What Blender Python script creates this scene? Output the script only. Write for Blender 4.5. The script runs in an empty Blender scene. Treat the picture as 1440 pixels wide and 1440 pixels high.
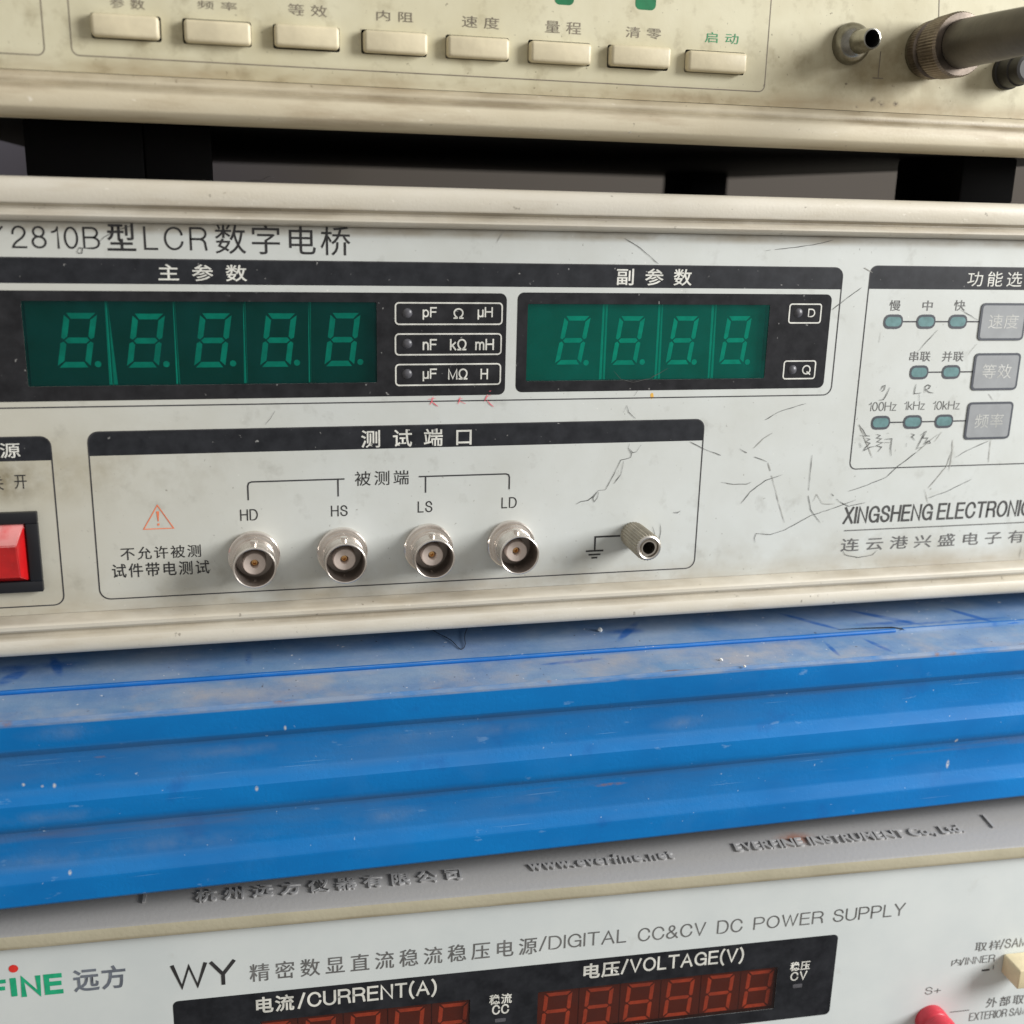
import bpy, bmesh, math, random
from mathutils import Vector, Matrix
random.seed(7)
scene = bpy.context.scene
COL = scene.collection
MM = 0.001
ORG = Vector((0.0, 0.0, 0.290))          # lifts the whole stack so that its lowest base stands at z = 0

# ------------------------------------------------------------------ camera, light, exposure
cam_data = bpy.data.cameras.new('camera')
cam_data.sensor_width = 36.0
cam_data.lens = 39.157
cam_data.clip_start = 0.005
cam_data.clip_end = 50.0
cam_data.dof.use_dof = True
cam_data.dof.focus_distance = 0.2737
cam_data.dof.aperture_fstop = 15.0
cam = bpy.data.objects.new('camera', cam_data)
COL.objects.link(cam)
rot = Matrix(((0.973147, 0.038519, -0.226937), (-0.228963, 0.263376, -0.937128), (0.023673, 0.963924, 0.265123)))
cam.matrix_world = Matrix.Translation(Vector((0, -0.260, 0)) + ORG) @ rot.to_4x4()
scene.camera = cam

world = bpy.data.worlds.new('World')
scene.world = world
world.use_nodes = True
wn = world.node_tree
wn.nodes.clear()
w_out = wn.nodes.new('ShaderNodeOutputWorld')
w_bg = wn.nodes.new('ShaderNodeBackground')
w_tc = wn.nodes.new('ShaderNodeTexCoord')
w_sep = wn.nodes.new('ShaderNodeSeparateXYZ')
w_map = wn.nodes.new('ShaderNodeMapRange')
w_mix = wn.nodes.new('ShaderNodeMix')
w_mix.data_type = 'RGBA'
wn.links.new(w_tc.outputs['Generated'], w_sep.inputs[0])
wn.links.new(w_sep.outputs['Z'], w_map.inputs['Value'])
w_map.inputs['From Min'].default_value = -0.6
w_map.inputs['From Max'].default_value = 0.8
w_mix.inputs[6].default_value = (0.28, 0.255, 0.22, 1)     # dim room floor
w_mix.inputs[7].default_value = (0.66, 0.64, 0.60, 1)      # pale ceiling
wn.links.new(w_map.outputs[0], w_mix.inputs[0])
wn.links.new(w_mix.outputs[2], w_bg.inputs['Color'])
w_bg.inputs['Strength'].default_value = 0.84
wn.links.new(w_bg.outputs[0], w_out.inputs['Surface'])

def area(name, loc, target, size, power, color):
    d = bpy.data.lights.new(name, 'AREA')
    d.shape = 'RECTANGLE'
    d.size, d.size_y = size
    d.energy = power
    d.color = color
    o = bpy.data.objects.new(name, d)
    COL.objects.link(o)
    o.location = Vector(loc) + ORG
    o.rotation_euler = (Vector(target) - Vector(loc)).to_track_quat('-Z', 'Y').to_euler()
    return o
area('window_light', (0.98, -0.50, 0.30), (0.09, 0.0, -0.05), (0.42, 0.46), 18.0, (1.0, 0.993, 0.975))

scene.view_settings.view_transform = 'Standard'
scene.view_settings.look = 'None'
scene.view_settings.exposure = 0.06
scene.view_settings.gamma = 1.0
scene.view_settings.use_curve_mapping = False
scene.cycles.max_bounces = 8
scene.cycles.transparent_max_bounces = 12
scene.cycles.use_denoising = True

# ------------------------------------------------------------------ materials
def lin(c):
    return tuple(((v / 255.0) / 12.92 if v / 255.0 <= 0.04045 else ((v / 255.0 + 0.055) / 1.055) ** 2.4) for v in c)
def S(r, g, b):
    return lin((r, g, b)) + (1.0,)

class Nodes:
    def __init__(self, name):
        self.m = bpy.data.materials.new(name)
        self.m.use_nodes = True
        self.t = self.m.node_tree
        self.t.nodes.clear()
        self.out = self.t.nodes.new('ShaderNodeOutputMaterial')
        self.tc = self.t.nodes.new('ShaderNodeTexCoord')
        self.co = self.tc.outputs['Object']
    def new(self, kind): return self.t.nodes.new(kind)
    def link(self, a, b): self.t.links.new(a, b)
    def rng(self, sock, a, b, to0=0.0, to1=1.0):
        n = self.new('ShaderNodeMapRange')
        n.inputs['From Min'].default_value = a
        n.inputs['From Max'].default_value = b
        n.inputs['To Min'].default_value = to0
        n.inputs['To Max'].default_value = to1
        self.link(sock, n.inputs['Value'])
        return n.outputs[0]
    def scaled(self, s, off=(0, 0, 0)):
        n = self.new('ShaderNodeMapping')
        n.inputs['Scale'].default_value = s if isinstance(s, tuple) else (s, s, s)
        n.inputs['Location'].default_value = off
        self.link(self.co, n.inputs['Vector'])
        return n.outputs[0]
    def noise(self, s, lo, hi, detail=4.0, off=(0, 0, 0), rough=0.6):
        n = self.new('ShaderNodeTexNoise')
        n.inputs['Scale'].default_value = 1.0
        n.inputs['Detail'].default_value = detail
        n.inputs['Roughness'].default_value = rough
        self.link(self.scaled(s, off), n.inputs['Vector'])
        return self.rng(n.outputs['Fac'], lo, hi)
    def mul(self, a, b):
        n = self.new('ShaderNodeMath'); n.operation = 'MULTIPLY'
        self.link(a, n.inputs[0])
        if isinstance(b, float): n.inputs[1].default_value = b
        else: self.link(b, n.inputs[1])
        return n.outputs[0]
    def add(self, a, b):
        n = self.new('ShaderNodeMath'); n.operation = 'ADD'; n.use_clamp = True
        self.link(a, n.inputs[0]); self.link(b, n.inputs[1])
        return n.outputs[0]
    def sub(self, a, b):
        n = self.new('ShaderNodeMath'); n.operation = 'SUBTRACT'
        self.link(a, n.inputs[0]); self.link(b, n.inputs[1])
        return n.outputs[0]
    def blob(self, c, r, soft=0.0, axes='XZ'):
        """soft round stain at c (mm) with radii r (mm) in the thing's own coordinates"""
        sx, sz = 1.0 / (r[0] * MM), 1.0 / (r[1] * MM)
        if axes == 'XZ': sc, of = (sx, 0, sz), (-c[0] / r[0], 0, -c[1] / r[1])
        else: sc, of = (sx, sz, 0), (-c[0] / r[0], -c[1] / r[1], 0)
        n = self.new('ShaderNodeVectorMath'); n.operation = 'LENGTH'
        self.link(self.scaled(sc, of), n.inputs[0])
        return self.rng(n.outputs['Value'], 1.0, soft)
    def wipe(self, a, b, w):
        """straight smear from a to b (mm), w mm wide"""
        cx, cy = (a[0] + b[0]) / 2, (a[1] + b[1]) / 2
        L = math.hypot(b[0] - a[0], b[1] - a[1]) / 2 + w / 2; ang = math.atan2(b[1] - a[1], b[0] - a[0])
        m = self.new('ShaderNodeMapping'); m.vector_type = 'TEXTURE'
        m.inputs['Location'].default_value = (cx * MM, cy * MM, 0)
        m.inputs['Rotation'].default_value = (0, 0, ang)
        m.inputs['Scale'].default_value = (L * MM, w / 2 * MM, 1e6)
        self.link(self.co, m.inputs['Vector'])
        n = self.new('ShaderNodeVectorMath'); n.operation = 'LENGTH'
        self.link(m.outputs[0], n.inputs[0])
        return self.rng(n.outputs['Value'], 1.0, 0.55)
    def band(self, axis, a, b, soft):
        """1 between a and b (mm) along one axis, fading over soft mm"""
        n = self.new('ShaderNodeSeparateXYZ')
        self.link(self.co, n.inputs[0])
        s = n.outputs[axis]
        return self.mul(self.rng(s, (a - soft) * MM, a * MM), self.rng(s, (b + soft) * MM, b * MM))
    def facing(self, axis, lo, hi):
        g = self.new('ShaderNodeNewGeometry')
        n = self.new('ShaderNodeSeparateXYZ')
        self.link(g.outputs['True Normal'], n.inputs[0])
        return self.rng(n.outputs[axis], lo, hi)
    def mix(self, a, col, fac, amount=1.0):
        n = self.new('ShaderNodeMix'); n.data_type = 'RGBA'
        if isinstance(a, tuple): n.inputs[6].default_value = a
        else: self.link(a, n.inputs[6])
        if isinstance(col, tuple): n.inputs[7].default_value = col
        else: self.link(col, n.inputs[7])
        self.link(self.mul(fac, float(amount)), n.inputs[0])
        return n.outputs[2]
    def finish(self, col, rough=0.5, metal=0.0, spec=0.5, bump=None, bump_d=0.0001, coat=0.0, coat_r=0.1, rough_sock=None):
        p = self.new('ShaderNodeBsdfPrincipled')
        if isinstance(col, tuple): p.inputs['Base Color'].default_value = col
        else: self.link(col, p.inputs['Base Color'])
        p.inputs['Roughness'].default_value = rough
        if rough_sock is not None: self.link(rough_sock, p.inputs['Roughness'])
        p.inputs['Metallic'].default_value = metal
        p.inputs['Specular IOR Level'].default_value = spec
        p.inputs['Coat Weight'].default_value = coat
        p.inputs['Coat Roughness'].default_value = coat_r
        if bump is not None:
            b = self.new('ShaderNodeBump')
            b.inputs['Strength'].default_value = 1.0
            b.inputs['Distance'].default_value = bump_d
            self.link(bump, b.inputs['Height'])
            self.link(b.outputs[0], p.inputs['Normal'])
        self.link(p.outputs[0], self.out.inputs['Surface'])
        return self.m

def plain(name, col, rough=0.5, metal=0.0, spec=0.5, var=0.12, scale=300.0, bump_d=0.0, coat=0.0):
    n = Nodes(name)
    dark = tuple(v * (1 - var) for v in col[:3]) + (1,)
    c = n.mix(dark, col, n.noise(scale, 0.35, 0.65))
    return n.finish(c, rough, metal, spec, n.noise(scale * 6, 0.3, 0.7) if bump_d else None, bump_d, coat)

def make_meter_panel():
    n = Nodes('meter_panel_paint')
    c = n.mix(S(203, 207, 205), S(195, 198, 194), n.noise((45, 45, 45), 0.35, 0.7))
    c = n.mix(c, S(196, 186, 158), n.blob((-150, 40), (95, 80)), 0.65)          # yellowed left end
    c = n.mix(c, S(92, 80, 52), n.mul(n.blob((-127.85, 48.30), (9, 6.5)), n.noise(260, 0.30, 0.62, 6)), 0.85)
    c = n.mix(c, S(150, 136, 100), n.mul(n.blob((-120.32, 49.85), (24, 10)), n.noise(110, 0.32, 0.62, 6)), 0.6)
    low = n.mul(n.band('Z', 15.6, 17.3, 4.0), n.noise((30, 30, 90), 0.30, 0.62))
    c = n.mix(c, S(150, 128, 95), low, 0.50)                                        # grime along the bottom rail
    top = n.mul(n.band('Z', 103.2, 105.5, 1.2), n.noise((60, 30, 90), 0.25, 0.6))
    c = n.mix(c, S(140, 125, 98), top, 0.6)
    c = n.mix(c, S(128, 118, 92), n.mul(n.blob((-99.05, 50.02), (30, 14)), n.noise(200, 0.45, 0.75, 6)), 0.35)
    c = n.mix(c, S(150, 138, 112), n.mul(n.band('Z', 17, 23, 6), n.noise(45, 0.40, 0.75, 5)), 0.4)
    c = n.mix(c, S(120, 116, 104), n.noise((150, 150, 150), 0.58, 0.78, 6), 0.34)   # smudges
    c = n.mix(c, S(90, 84, 72), n.noise(900, 0.70, 0.76, 2), 0.55)                  # specks
    c = n.mix(c, S(232, 232, 228), n.noise(700, 0.72, 0.77, 2, (3, 1, 7)), 0.5)
    return n.finish(c, 0.48, spec=0.35, bump=n.noise(120, 0.3, 0.7), bump_d=0.00002)
def make_rail(name, a, b, grime, amount):
    n = Nodes(name)
    c = n.mix(a, b, n.noise((25, 60, 60), 0.35, 0.65))
    c = n.mix(c, grime, n.noise((35, 200, 200), 0.52, 0.75, 6), amount)
    c = n.mix(c, S(80, 70, 55), n.noise((500, 500, 500), 0.70, 0.76, 2), 0.5)
    c = n.mix(c, S(238, 232, 220), n.noise((300, 600, 600), 0.68, 0.75, 3, (5, 2, 1)), 0.5)
    return n, c
def make_meter_rail():
    n, c = make_rail('meter_rail_paint', S(212, 207, 195), S(203, 196, 180), S(160, 142, 114), 0.38)
    for z0, z1, s in ((15.5, 16.9, 0.5), (12.2, 13.2, 0.5), (106.5, 108.2, 0.5), (103.6, 104.6, 0.5)):
        c = n.mix(c, S(112, 98, 74), n.mul(n.band('Z', z0, z1, s), n.noise((40, 60, 90), 0.25, 0.65)), 0.5)   # dirt packed in the grooves
    return n.finish(c, 0.42, spec=0.45, bump=n.noise(1600, 0.3, 0.7), bump_d=0.000018)
def make_tester_panel():
    n = Nodes('tester_panel_paint')
    c = n.mix(S(209, 204, 178), S(196, 189, 160), n.noise((40, 40, 40), 0.35, 0.65))
    c = n.mix(c, S(138, 118, 78), n.mul(n.blob((73.53, 27.40), (38, 15)), n.noise(90, 0.22, 0.58, 6)), 0.68)  # brown stain, with the plug's cast shadow painted in
    c = n.mix(c, S(110, 92, 60), n.mul(n.blob((89.54, 32.25), (26, 10)), n.noise(160, 0.26, 0.60, 6)), 0.68)  # darker stain by the plug, deepened to carry its shadow
    for p in ((-103.41, 29.82), (-93.40, 26.74), (-85.19, 29.93), (-66.54, 30.17), (-28.90, 30.14), (-9.95, 30.14), (9.06, 29.96), (-79.17, 27.52), (-46.40, 29.61)):
        c = n.mix(c, S(112, 96, 60), n.mul(n.blob(p, (5.0, 4.2)), n.noise(260, 0.30, 0.65)), 0.42)
    low = n.mul(n.band('Z', 20.4, 22.0, 3.0), n.noise((40, 40, 120), 0.30, 0.65))
    c = n.mix(c, S(140, 116, 80), low, 0.6)
    for p, r in (((76.34, 23.47), 1.2), ((78.79, 22.59), 1.3), ((82.90, 22.77), 1.1), ((81.59, 26.81), 0.6), ((72.27, 21.65), 0.6), ((68.79, 26.69), 0.5)):
        c = n.mix(c, S(58, 42, 26), n.mul(n.blob(p, (r, r * 0.75), 0.1), n.noise(650, 0.42, 0.58)), 0.95)
    c = n.mix(c, S(120, 104, 70), n.noise((170, 170, 170), 0.54, 0.76, 6), 0.48)
    c = n.mix(c, S(70, 58, 40), n.noise(800, 0.69, 0.75, 2), 0.6)
    return n.finish(c, 0.5, spec=0.35, bump=n.noise(160, 0.3, 0.7), bump_d=0.00003)
def make_tester_rail():
    n, c = make_rail('tester_rail_paint', S(208, 199, 176), S(196, 185, 160), S(140, 116, 84), 0.5)
    c = n.mix(c, S(96, 80, 54), n.mul(n.band('Z', 17.4, 18.6, 0.7), n.noise((40, 60, 90), 0.2, 0.6)), 0.65)
    c = n.mix(c, S(108, 90, 62), n.mul(n.band('Z', 19.6, 21.0, 0.7), n.noise((40, 60, 90), 0.3, 0.65)), 0.6)
    return n.finish(c, 0.46, spec=0.4, bump=n.noise(1600, 0.3, 0.7), bump_d=0.00002)
def make_shelf_top():
    n = Nodes('dusty_shelf_top')
    blue = n.mix(S(34, 100, 172), S(20, 84, 160), n.noise(60, 0.3, 0.7))
    dust = n.mix(S(146, 166, 192), S(100, 140, 184), n.noise((50, 50, 50), 0.35, 0.7, 5))
    keep = n.noise((40, 75, 20), 0.34, 0.66, 5, (2.3, 0.5, 0))            # finger wipes through the dust
    c = n.mix(blue, dust, n.add(n.rng(keep, 0, 1, 0.66, 0.97), n.rng(keep, 0, 1, 0.0, 0.1)))
    for a, b, w in (((68.30, 32.19), (79.90, 16.43), 2.6), ((89.15, 30.96), (104.57, 15.93), 3.2), ((71.97, 11.60), (70.97, 1.94), 1.6), ((83.73, 11.60), (86.24, 2.14), 2.2), ((92.38, 17.49), (132.97, 17.73), 2.0), ((118.75, 27.12), (125.97, 14.44), 3.0), ((26.10, 31.60), (17.15, 20.16), 3.0), ((-123.72, 33.14), (-120.48, 21.81), 3.0), ((-129.70, 25.55), (-132.57, 19.90), 5.0), ((-6.67, 10.13), (10.37, 11.23), 2.2)):
        c = n.mix(c, S(24, 92, 172), n.mul(n.wipe(a, b, w), n.noise((160, 300, 10), 0.22, 0.52)), 0.78)
    for p, r in (((21.14, 26.08), (7, 2.6)), ((-121.40, 28.33), (7, 3)), ((-131.71, 28.02), (6, 3)), ((-77.23, 24.90), (1.2, 6)), ((96.85, 19.44), (15, 1.8))):
        c = n.mix(c, S(28, 92, 170), n.mul(n.blob(p, r, 0.3, 'XY'), n.noise(220, 0.30, 0.55)), 0.72)
    c = n.mix(c, S(170, 168, 172), n.mul(n.noise((60, 60, 60), 0.45, 0.7, 5, (7, 7, 1)), n.band('Y', 0, 13, 1)), 0.75)
    c = n.mix(c, S(60, 50, 42), n.noise(650, 0.71, 0.76, 2), 0.75)
    c = n.mix(c, S(225, 225, 225), n.noise(520, 0.715, 0.75, 2, (4, 4, 4)), 0.9)
    c = n.mix(c, S(132, 100, 80), n.mul(n.band('Y', -1, 1.2, 1.0), n.noise((70, 300, 10), 0.62, 0.72, 4)), 0.85)   # rust nibbling the edge
    return n.finish(c, 0.8, spec=0.15, bump=n.noise(900, 0.3, 0.7), bump_d=0.000025)
def make_shelf_blue():
    n = Nodes('blue_shelf_paint')
    c = n.mix(S(0, 115, 188), S(0, 104, 175), n.noise((30, 60, 60), 0.35, 0.65))
    up = n.facing('Z', 0.10, 0.60)
    dust = n.mul(up, n.noise((24, 60, 60), 0.28, 0.62))
    c = n.mix(c, S(84, 146, 206), dust, 0.36)                                    # dust caught on the ledges
    c = n.mix(c, S(120, 160, 204), n.noise((110, 110, 260), 0.66, 0.72, 5, (2, 2, 9)), 0.5)      # chalky scuffs and nicks
    c = n.mix(c, S(20, 78, 150), n.noise((70, 70, 70), 0.60, 0.72, 5, (6, 1, 2)), 0.4)
    left = n.rng(n.band('X', -400, -90, 260), 0, 1)
    for z0, z1 in ((32.5, 42.2), (13.6, 23.4)):
        web = n.mul(n.band('Z', z0, z1, 1.4), n.noise((16, 40, 60), 0.38, 0.68, 5))
        c = n.mix(c, S(78, 116, 160), n.mul(web, left), 0.55)
        grit = n.mul(n.band('Z', z1 - 1.5, z1 - 0.2, 0.9), n.noise((22, 40, 140), 0.30, 0.62, 5))
        c = n.mix(c, S(60, 88, 124), grit, 0.5)                                   # dirt line in each groove
    c = n.mix(c, S(112, 98, 96), n.mul(n.band('Z', 20.4, 22.4, 0.6), n.noise((14, 40, 160), 0.50, 0.70, 4, (1, 0, 4))), 0.5)
    c = n.mix(c, S(150, 158, 170), n.mul(n.band('Z', 48.9, 50.5, 0.35), n.noise((60, 60, 300), 0.30, 0.6)), 0.75)
    c = n.mix(c, S(140, 176, 214), n.noise((26, 300, 1500), 0.69, 0.74, 3, (5, 1, 2)), 0.30)     # fine scratches
    c = n.mix(c, S(170, 190, 212), n.noise(560, 0.735, 0.77, 2, (8, 3, 3)), 0.6)
    c = n.mix(c, S(60, 118, 178), n.noise((50, 50, 50), 0.55, 0.78, 5, (3, 9, 1)), 0.25)
    for p, r in (((-128.93, 49.58), (2.2, 0.9)), ((-110.58, 51.01), (0.9, 0.9)), ((-85.61, 50.76), (2.0, 0.7)), ((-69.54, 49.93), (3.6, 0.9)), ((-7.02, 50.07), (0.8, 0.8)), ((98.10, 49.42), (1.0, 0.8)), ((102.76, 49.28), (1.4, 0.6)), ((-109.33, 39.36), (2.6, 0.35)), ((10.07, 19.93), (5.0, 0.6))):
        c = n.mix(c, S(142, 108, 88), n.mul(n.blob(p, r, 0.2), n.noise(520, 0.36, 0.6)), 0.8)     # rust at chipped paint
    for p, r in (((-116.92, 46.63), (11, 2.4)), ((-122.96, 26.37), (16, 2.2)), ((-82.59, 38.16), (20, 2.0)), ((-94.68, 15.82), (24, 3)), ((-43.59, 38.08), (14, 2.2)), ((-46.23, 17.69), (12, 2.6)), ((-8.32, 18.34), (9, 2)), ((-21.30, 37.88), (20, 2)), ((-123.91, 14.82), (18, 2.6)), ((28.03, 35.32), (9, 2.4))):
        c = n.mix(c, S(96, 130, 172), n.mul(n.blob(p, r, 0.0), n.noise(150, 0.34, 0.66, 6)), 0.6)   # rubbed dust
    for p, r in (((-126.55, 34.14), (0.5, 0.5)), ((-122.67, 33.39), (0.4, 0.4)), ((-120.18, 33.30), (0.5, 0.7)), ((-118.44, 11.57), (0.5, 0.7)), ((106.96, 15.97), (0.6, 1.5)), ((108.07, 23.30), (0.6, 0.8)), ((-69.57, 43.37), (0.4, 0.8)), ((-76.46, 28.68), (0.5, 0.8))):
        c = n.mix(c, S(205, 204, 198), n.mul(n.blob(p, r, 0.3), n.noise(1200, 0.3, 0.5)), 0.8)
    return n.finish(c, 0.52, spec=0.24, bump=n.add(n.noise((900, 900, 900), 0.3, 0.7), n.noise((60, 120, 120), 0.3, 0.7)), bump_d=0.00003)
def make_supply_panel():
    n = Nodes('supply_panel_paint')
    c = n.mix(S(212, 218, 218), S(204, 211, 212), n.noise(40, 0.35, 0.65))
    c = n.mix(c, S(170, 168, 160), n.noise((120, 120, 120), 0.66, 0.8, 5), 0.3)
    return n.finish(c, 0.38, spec=0.4)
def make_bezel():
    n = Nodes('supply_bezel_plastic')
    c = n.mix(S(184, 178, 156), S(174, 168, 146), n.noise(60, 0.35, 0.65))
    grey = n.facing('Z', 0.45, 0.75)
    c = n.mix(c, S(152, 152, 154), grey, 0.92)                                     # grey sloping top, the shelf's shade put into its colour
    c = n.mix(c, S(150, 82, 44), n.mul(n.blob((58.68, 9.82), (7, 3.4), 0.1, 'XY'), n.noise(200, 0.3, 0.6)), 0.8)
    c = n.mix(c, S(110, 92, 66), n.mul(n.band('Z', 120.4, 122.2, 0.5), n.noise((40, 40, 90), 0.25, 0.6)), 0.45)
    return n.finish(c, 0.5, spec=0.35, bump=n.noise(900, 0.3, 0.7), bump_d=0.00003)
def make_ink(name, col, wear=0.55, speck=None, rough=0.4):
    n = Nodes(name)
    d = tuple(min(1, v * 1.5 + 0.012) for v in col[:3]) + (1,)
    c = n.mix(col, d, n.noise(240, 0.35, 0.7))
    if speck: c = n.mix(c, speck, n.noise(620, 0.70, 0.745, 2), wear)
    return n.finish(c, rough, spec=0.45)
def make_rocker():
    n = Nodes('red_rocker_plastic')
    c = n.mix((0.60, 0.010, 0.012, 1), (0.42, 0.008, 0.010, 1), n.noise(160, 0.35, 0.65))
    c = n.mix(c, S(214, 150, 148), n.mul(n.facing('Z', 0.25, 0.5), n.noise(200, 0.15, 0.5)), 0.75)       # pale window reflection painted on the upper slope
    c = n.mix(c, S(220, 190, 186), n.noise(700, 0.70, 0.75, 2), 0.7)
    return n.finish(c, 0.28, spec=0.6, coat=0.4)
def make_wall():
    n = Nodes('room_wall_paint')
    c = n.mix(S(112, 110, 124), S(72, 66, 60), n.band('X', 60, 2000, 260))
    return n.finish(c, 0.8)
def make_filter(name, col, dust, dust_or_glare_amt, gloss):  # dust: film colour, which stands for glare on the second green window
    n = Nodes(name)
    tr = n.new('ShaderNodeBsdfTransparent'); tr.inputs[0].default_value = col
    df = n.new('ShaderNodeBsdfDiffuse'); df.inputs[0].default_value = dust
    gl = n.new('ShaderNodeBsdfGlossy'); gl.inputs['Color'].default_value = (0.9, 0.95, 1, 1); gl.inputs['Roughness'].default_value = 0.3
    m1 = n.new('ShaderNodeMixShader'); m2 = n.new('ShaderNodeMixShader')
    n.link(n.rng(n.noise(120, 0.3, 0.7), 0, 1, dust_or_glare_amt * 0.6, dust_or_glare_amt * 1.4), m1.inputs[0])
    n.link(tr.outputs[0], m1.inputs[1]); n.link(df.outputs[0], m1.inputs[2])
    fr = n.new('ShaderNodeFresnel'); fr.inputs['IOR'].default_value = 1.45
    n.link(n.mul(fr.outputs[0], gloss), m2.inputs[0])
    n.link(m1.outputs[0], m2.inputs[1]); n.link(gl.outputs[0], m2.inputs[2])
    n.link(m2.outputs[0], n.out.inputs['Surface'])
    return n.m
def make_metal(name, a, b, rough, grime=None, amt=0.0):
    n = Nodes(name)
    c = n.mix(a, b, n.noise(140, 0.35, 0.65))
    if grime: c = n.mix(c, grime, n.noise(220, 0.45, 0.70, 3), amt)
    return n.finish(c, rough, metal=1.0, rough_sock=n.rng(n.noise(160, 0.3, 0.7), 0, 1, rough * 0.75, rough * 1.35))

M = {
    'panel': make_meter_panel(), 'rail': make_meter_rail(), 'tpanel': make_tester_panel(), 'trail': make_tester_rail(),
    'shelf_top': make_shelf_top(), 'blue': make_shelf_blue(), 'spanel': make_supply_panel(), 'bezel': make_bezel(), 'wall': make_wall(),
    'navy': make_ink('navy_black_print', S(19, 22, 29), 0.6, S(170, 170, 168), 0.42),
    'acrylic': make_ink('black_acrylic', S(20, 21, 26), 0.6, S(160, 160, 158), 0.30),
    'sacrylic': make_ink('supply_black_acrylic', S(14, 18, 26), 0.0, None, 0.35),
    'ink': make_ink('black_print', S(36, 36, 38)), 'grey_ink': make_ink('grey_print', S(92, 92, 92)),
    'dark_grey_ink': make_ink('dark_grey_print', S(66, 66, 66)), 'tink': make_ink('worn_grey_print', S(112, 104, 92)), 'green_ink': make_ink('green_print', S(60, 138, 96)),
    'white_ink': make_ink('white_print', S(196, 196, 190)), 'dim_white': make_ink('faint_white_print', S(170, 171, 168)),
    'line_ink': make_ink('thin_line_print', S(48, 48, 52)), 'orange_ink': make_ink('orange_print', S(222, 120, 84)),
    'amber_spot': make_ink('amber_glue', S(196, 152, 66)), 'pen': make_ink('pencil_mark', S(66, 66, 66)), 'faint_pen': make_ink('faint_pencil_mark', S(150, 150, 146)), 'red_pen': make_ink('red_pen_mark', S(214, 90, 104)),
    'brand_green': make_ink('logo_green', S(14, 150, 108)), 'brand_red': make_ink('logo_red', S(214, 48, 40)), 'brand_grey': make_ink('logo_grey', S(92, 98, 108)),
    'green_filter': make_filter('green_window_filter', (0.02, 0.70, 0.58, 1), (0.004, 0.07, 0.068, 1), 0.25, 0.4),
    'green_filter_glare': make_filter('glare_green_window_filter', (0.012, 0.80, 0.65, 1), (0.0, 0.16, 0.13, 1), 0.22, 0.55),  # second window's filter, brighter colours stand for glare on it
    'red_filter': make_filter('smoked_red_filter', (0.92, 0.54, 0.43, 1), (0.06, 0.04, 0.04, 1), 0.22, 0.4),
    'module_face': plain('digit_module_face', S(66, 72, 74), 0.6), 'module_face_lit': plain('lit_digit_module_face', S(100, 108, 108), 0.6), 'module_body': plain('digit_module_body', S(200, 204, 202), 0.6),  # the lighter face is the same film, stronger light put into its colour
    'segment': plain('digit_segment_plastic', S(222, 224, 220), 0.5, var=0.25, scale=400),
    'red_segment': plain('red_digit_segment', S(232, 150, 120), 0.5, var=0.25, scale=500), 'red_face': plain('red_digit_face', S(112, 76, 66), 0.5),
    'recess': plain('dark_recess', S(30, 32, 34), 0.7),
    'led': plain('clear_grey_led', S(92, 92, 98), 0.35, var=0.35, scale=700), 'teal_led': plain('teal_indicator', S(104, 142, 144), 0.45, var=0.3, scale=420),
    'key': plain('grey_membrane_key', S(152, 155, 158), 0.42, var=0.12, scale=200), 'key_edge': plain('dark_key_edge', S(72, 76, 84), 0.5),
    'nickel': make_metal('nickel_plate', (0.90, 0.85, 0.80, 1), (0.74, 0.68, 0.63, 1), 0.22, (0.42, 0.35, 0.30, 1), 0.30),
    'chrome': make_metal('grimy_chrome', (0.42, 0.41, 0.37, 1), (0.20, 0.19, 0.16, 1), 0.20, (0.06, 0.055, 0.045, 1), 0.55),
    'gunmetal': make_metal('dirty_gunmetal', (0.27, 0.225, 0.19, 1), (0.15, 0.125, 0.105, 1), 0.42, (0.045, 0.04, 0.035, 1), 0.6),
    'bore': make_metal('dark_socket_bore', (0.42, 0.38, 0.35, 1), (0.30, 0.27, 0.25, 1), 0.42),
    'gold': make_metal('gold_contact', (0.85, 0.55, 0.25, 1), (0.6, 0.35, 0.15, 1), 0.25),
    'insul': plain('white_insulator', S(236, 222, 214), 0.45), 'rubber': plain('black_rubber', S(6, 6, 7), 0.85, spec=0.08),
    'dark_collar': plain('dark_collar', S(34, 32, 29), 0.5, var=0.3), 'boot': plain('dark_cable_boot', S(84, 77, 66), 0.42, var=0.45, scale=90, bump_d=0.00004),
    'post': plain('grey_knurled_post', S(172, 164, 146), 0.42, var=0.25), 'post_metal': make_metal('post_sleeve', (0.75, 0.72, 0.68, 1), (0.55, 0.52, 0.48, 1), 0.3),
    'hole': plain('dark_hole', S(10, 10, 11), 0.8),
    'chassis': plain('black_chassis', S(16, 16, 18), 0.7, spec=0.15, scale=40), 'cover': plain('grey_case_cover', S(150, 144, 132), 0.6),
    'button': plain('cream_button_plastic', S(217, 206, 176), 0.42, var=0.16, scale=130, bump_d=0.00002),
    'green_lamp': plain('green_lamp_window', S(28, 122, 78), 0.4, var=0.3),
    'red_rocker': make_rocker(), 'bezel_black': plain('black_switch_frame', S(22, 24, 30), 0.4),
    'red_post': plain('red_post_plastic', (0.62, 0.035, 0.06, 1), 0.35, var=0.15), 'cream_switch': plain('cream_switch_plastic', S(226, 212, 176), 0.4),
    'hair': plain('dark_hair', S(30, 28, 28), 0.5), 'crumb': plain('white_plaster_crumb', S(232, 232, 228), 0.7),
    'bezel_letter': plain('raised_bezel_letters', S(166, 166, 167), 0.5),
    'bead_edge': plain('clean_blue_edge', S(0, 104, 186), 0.5),
}

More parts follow.
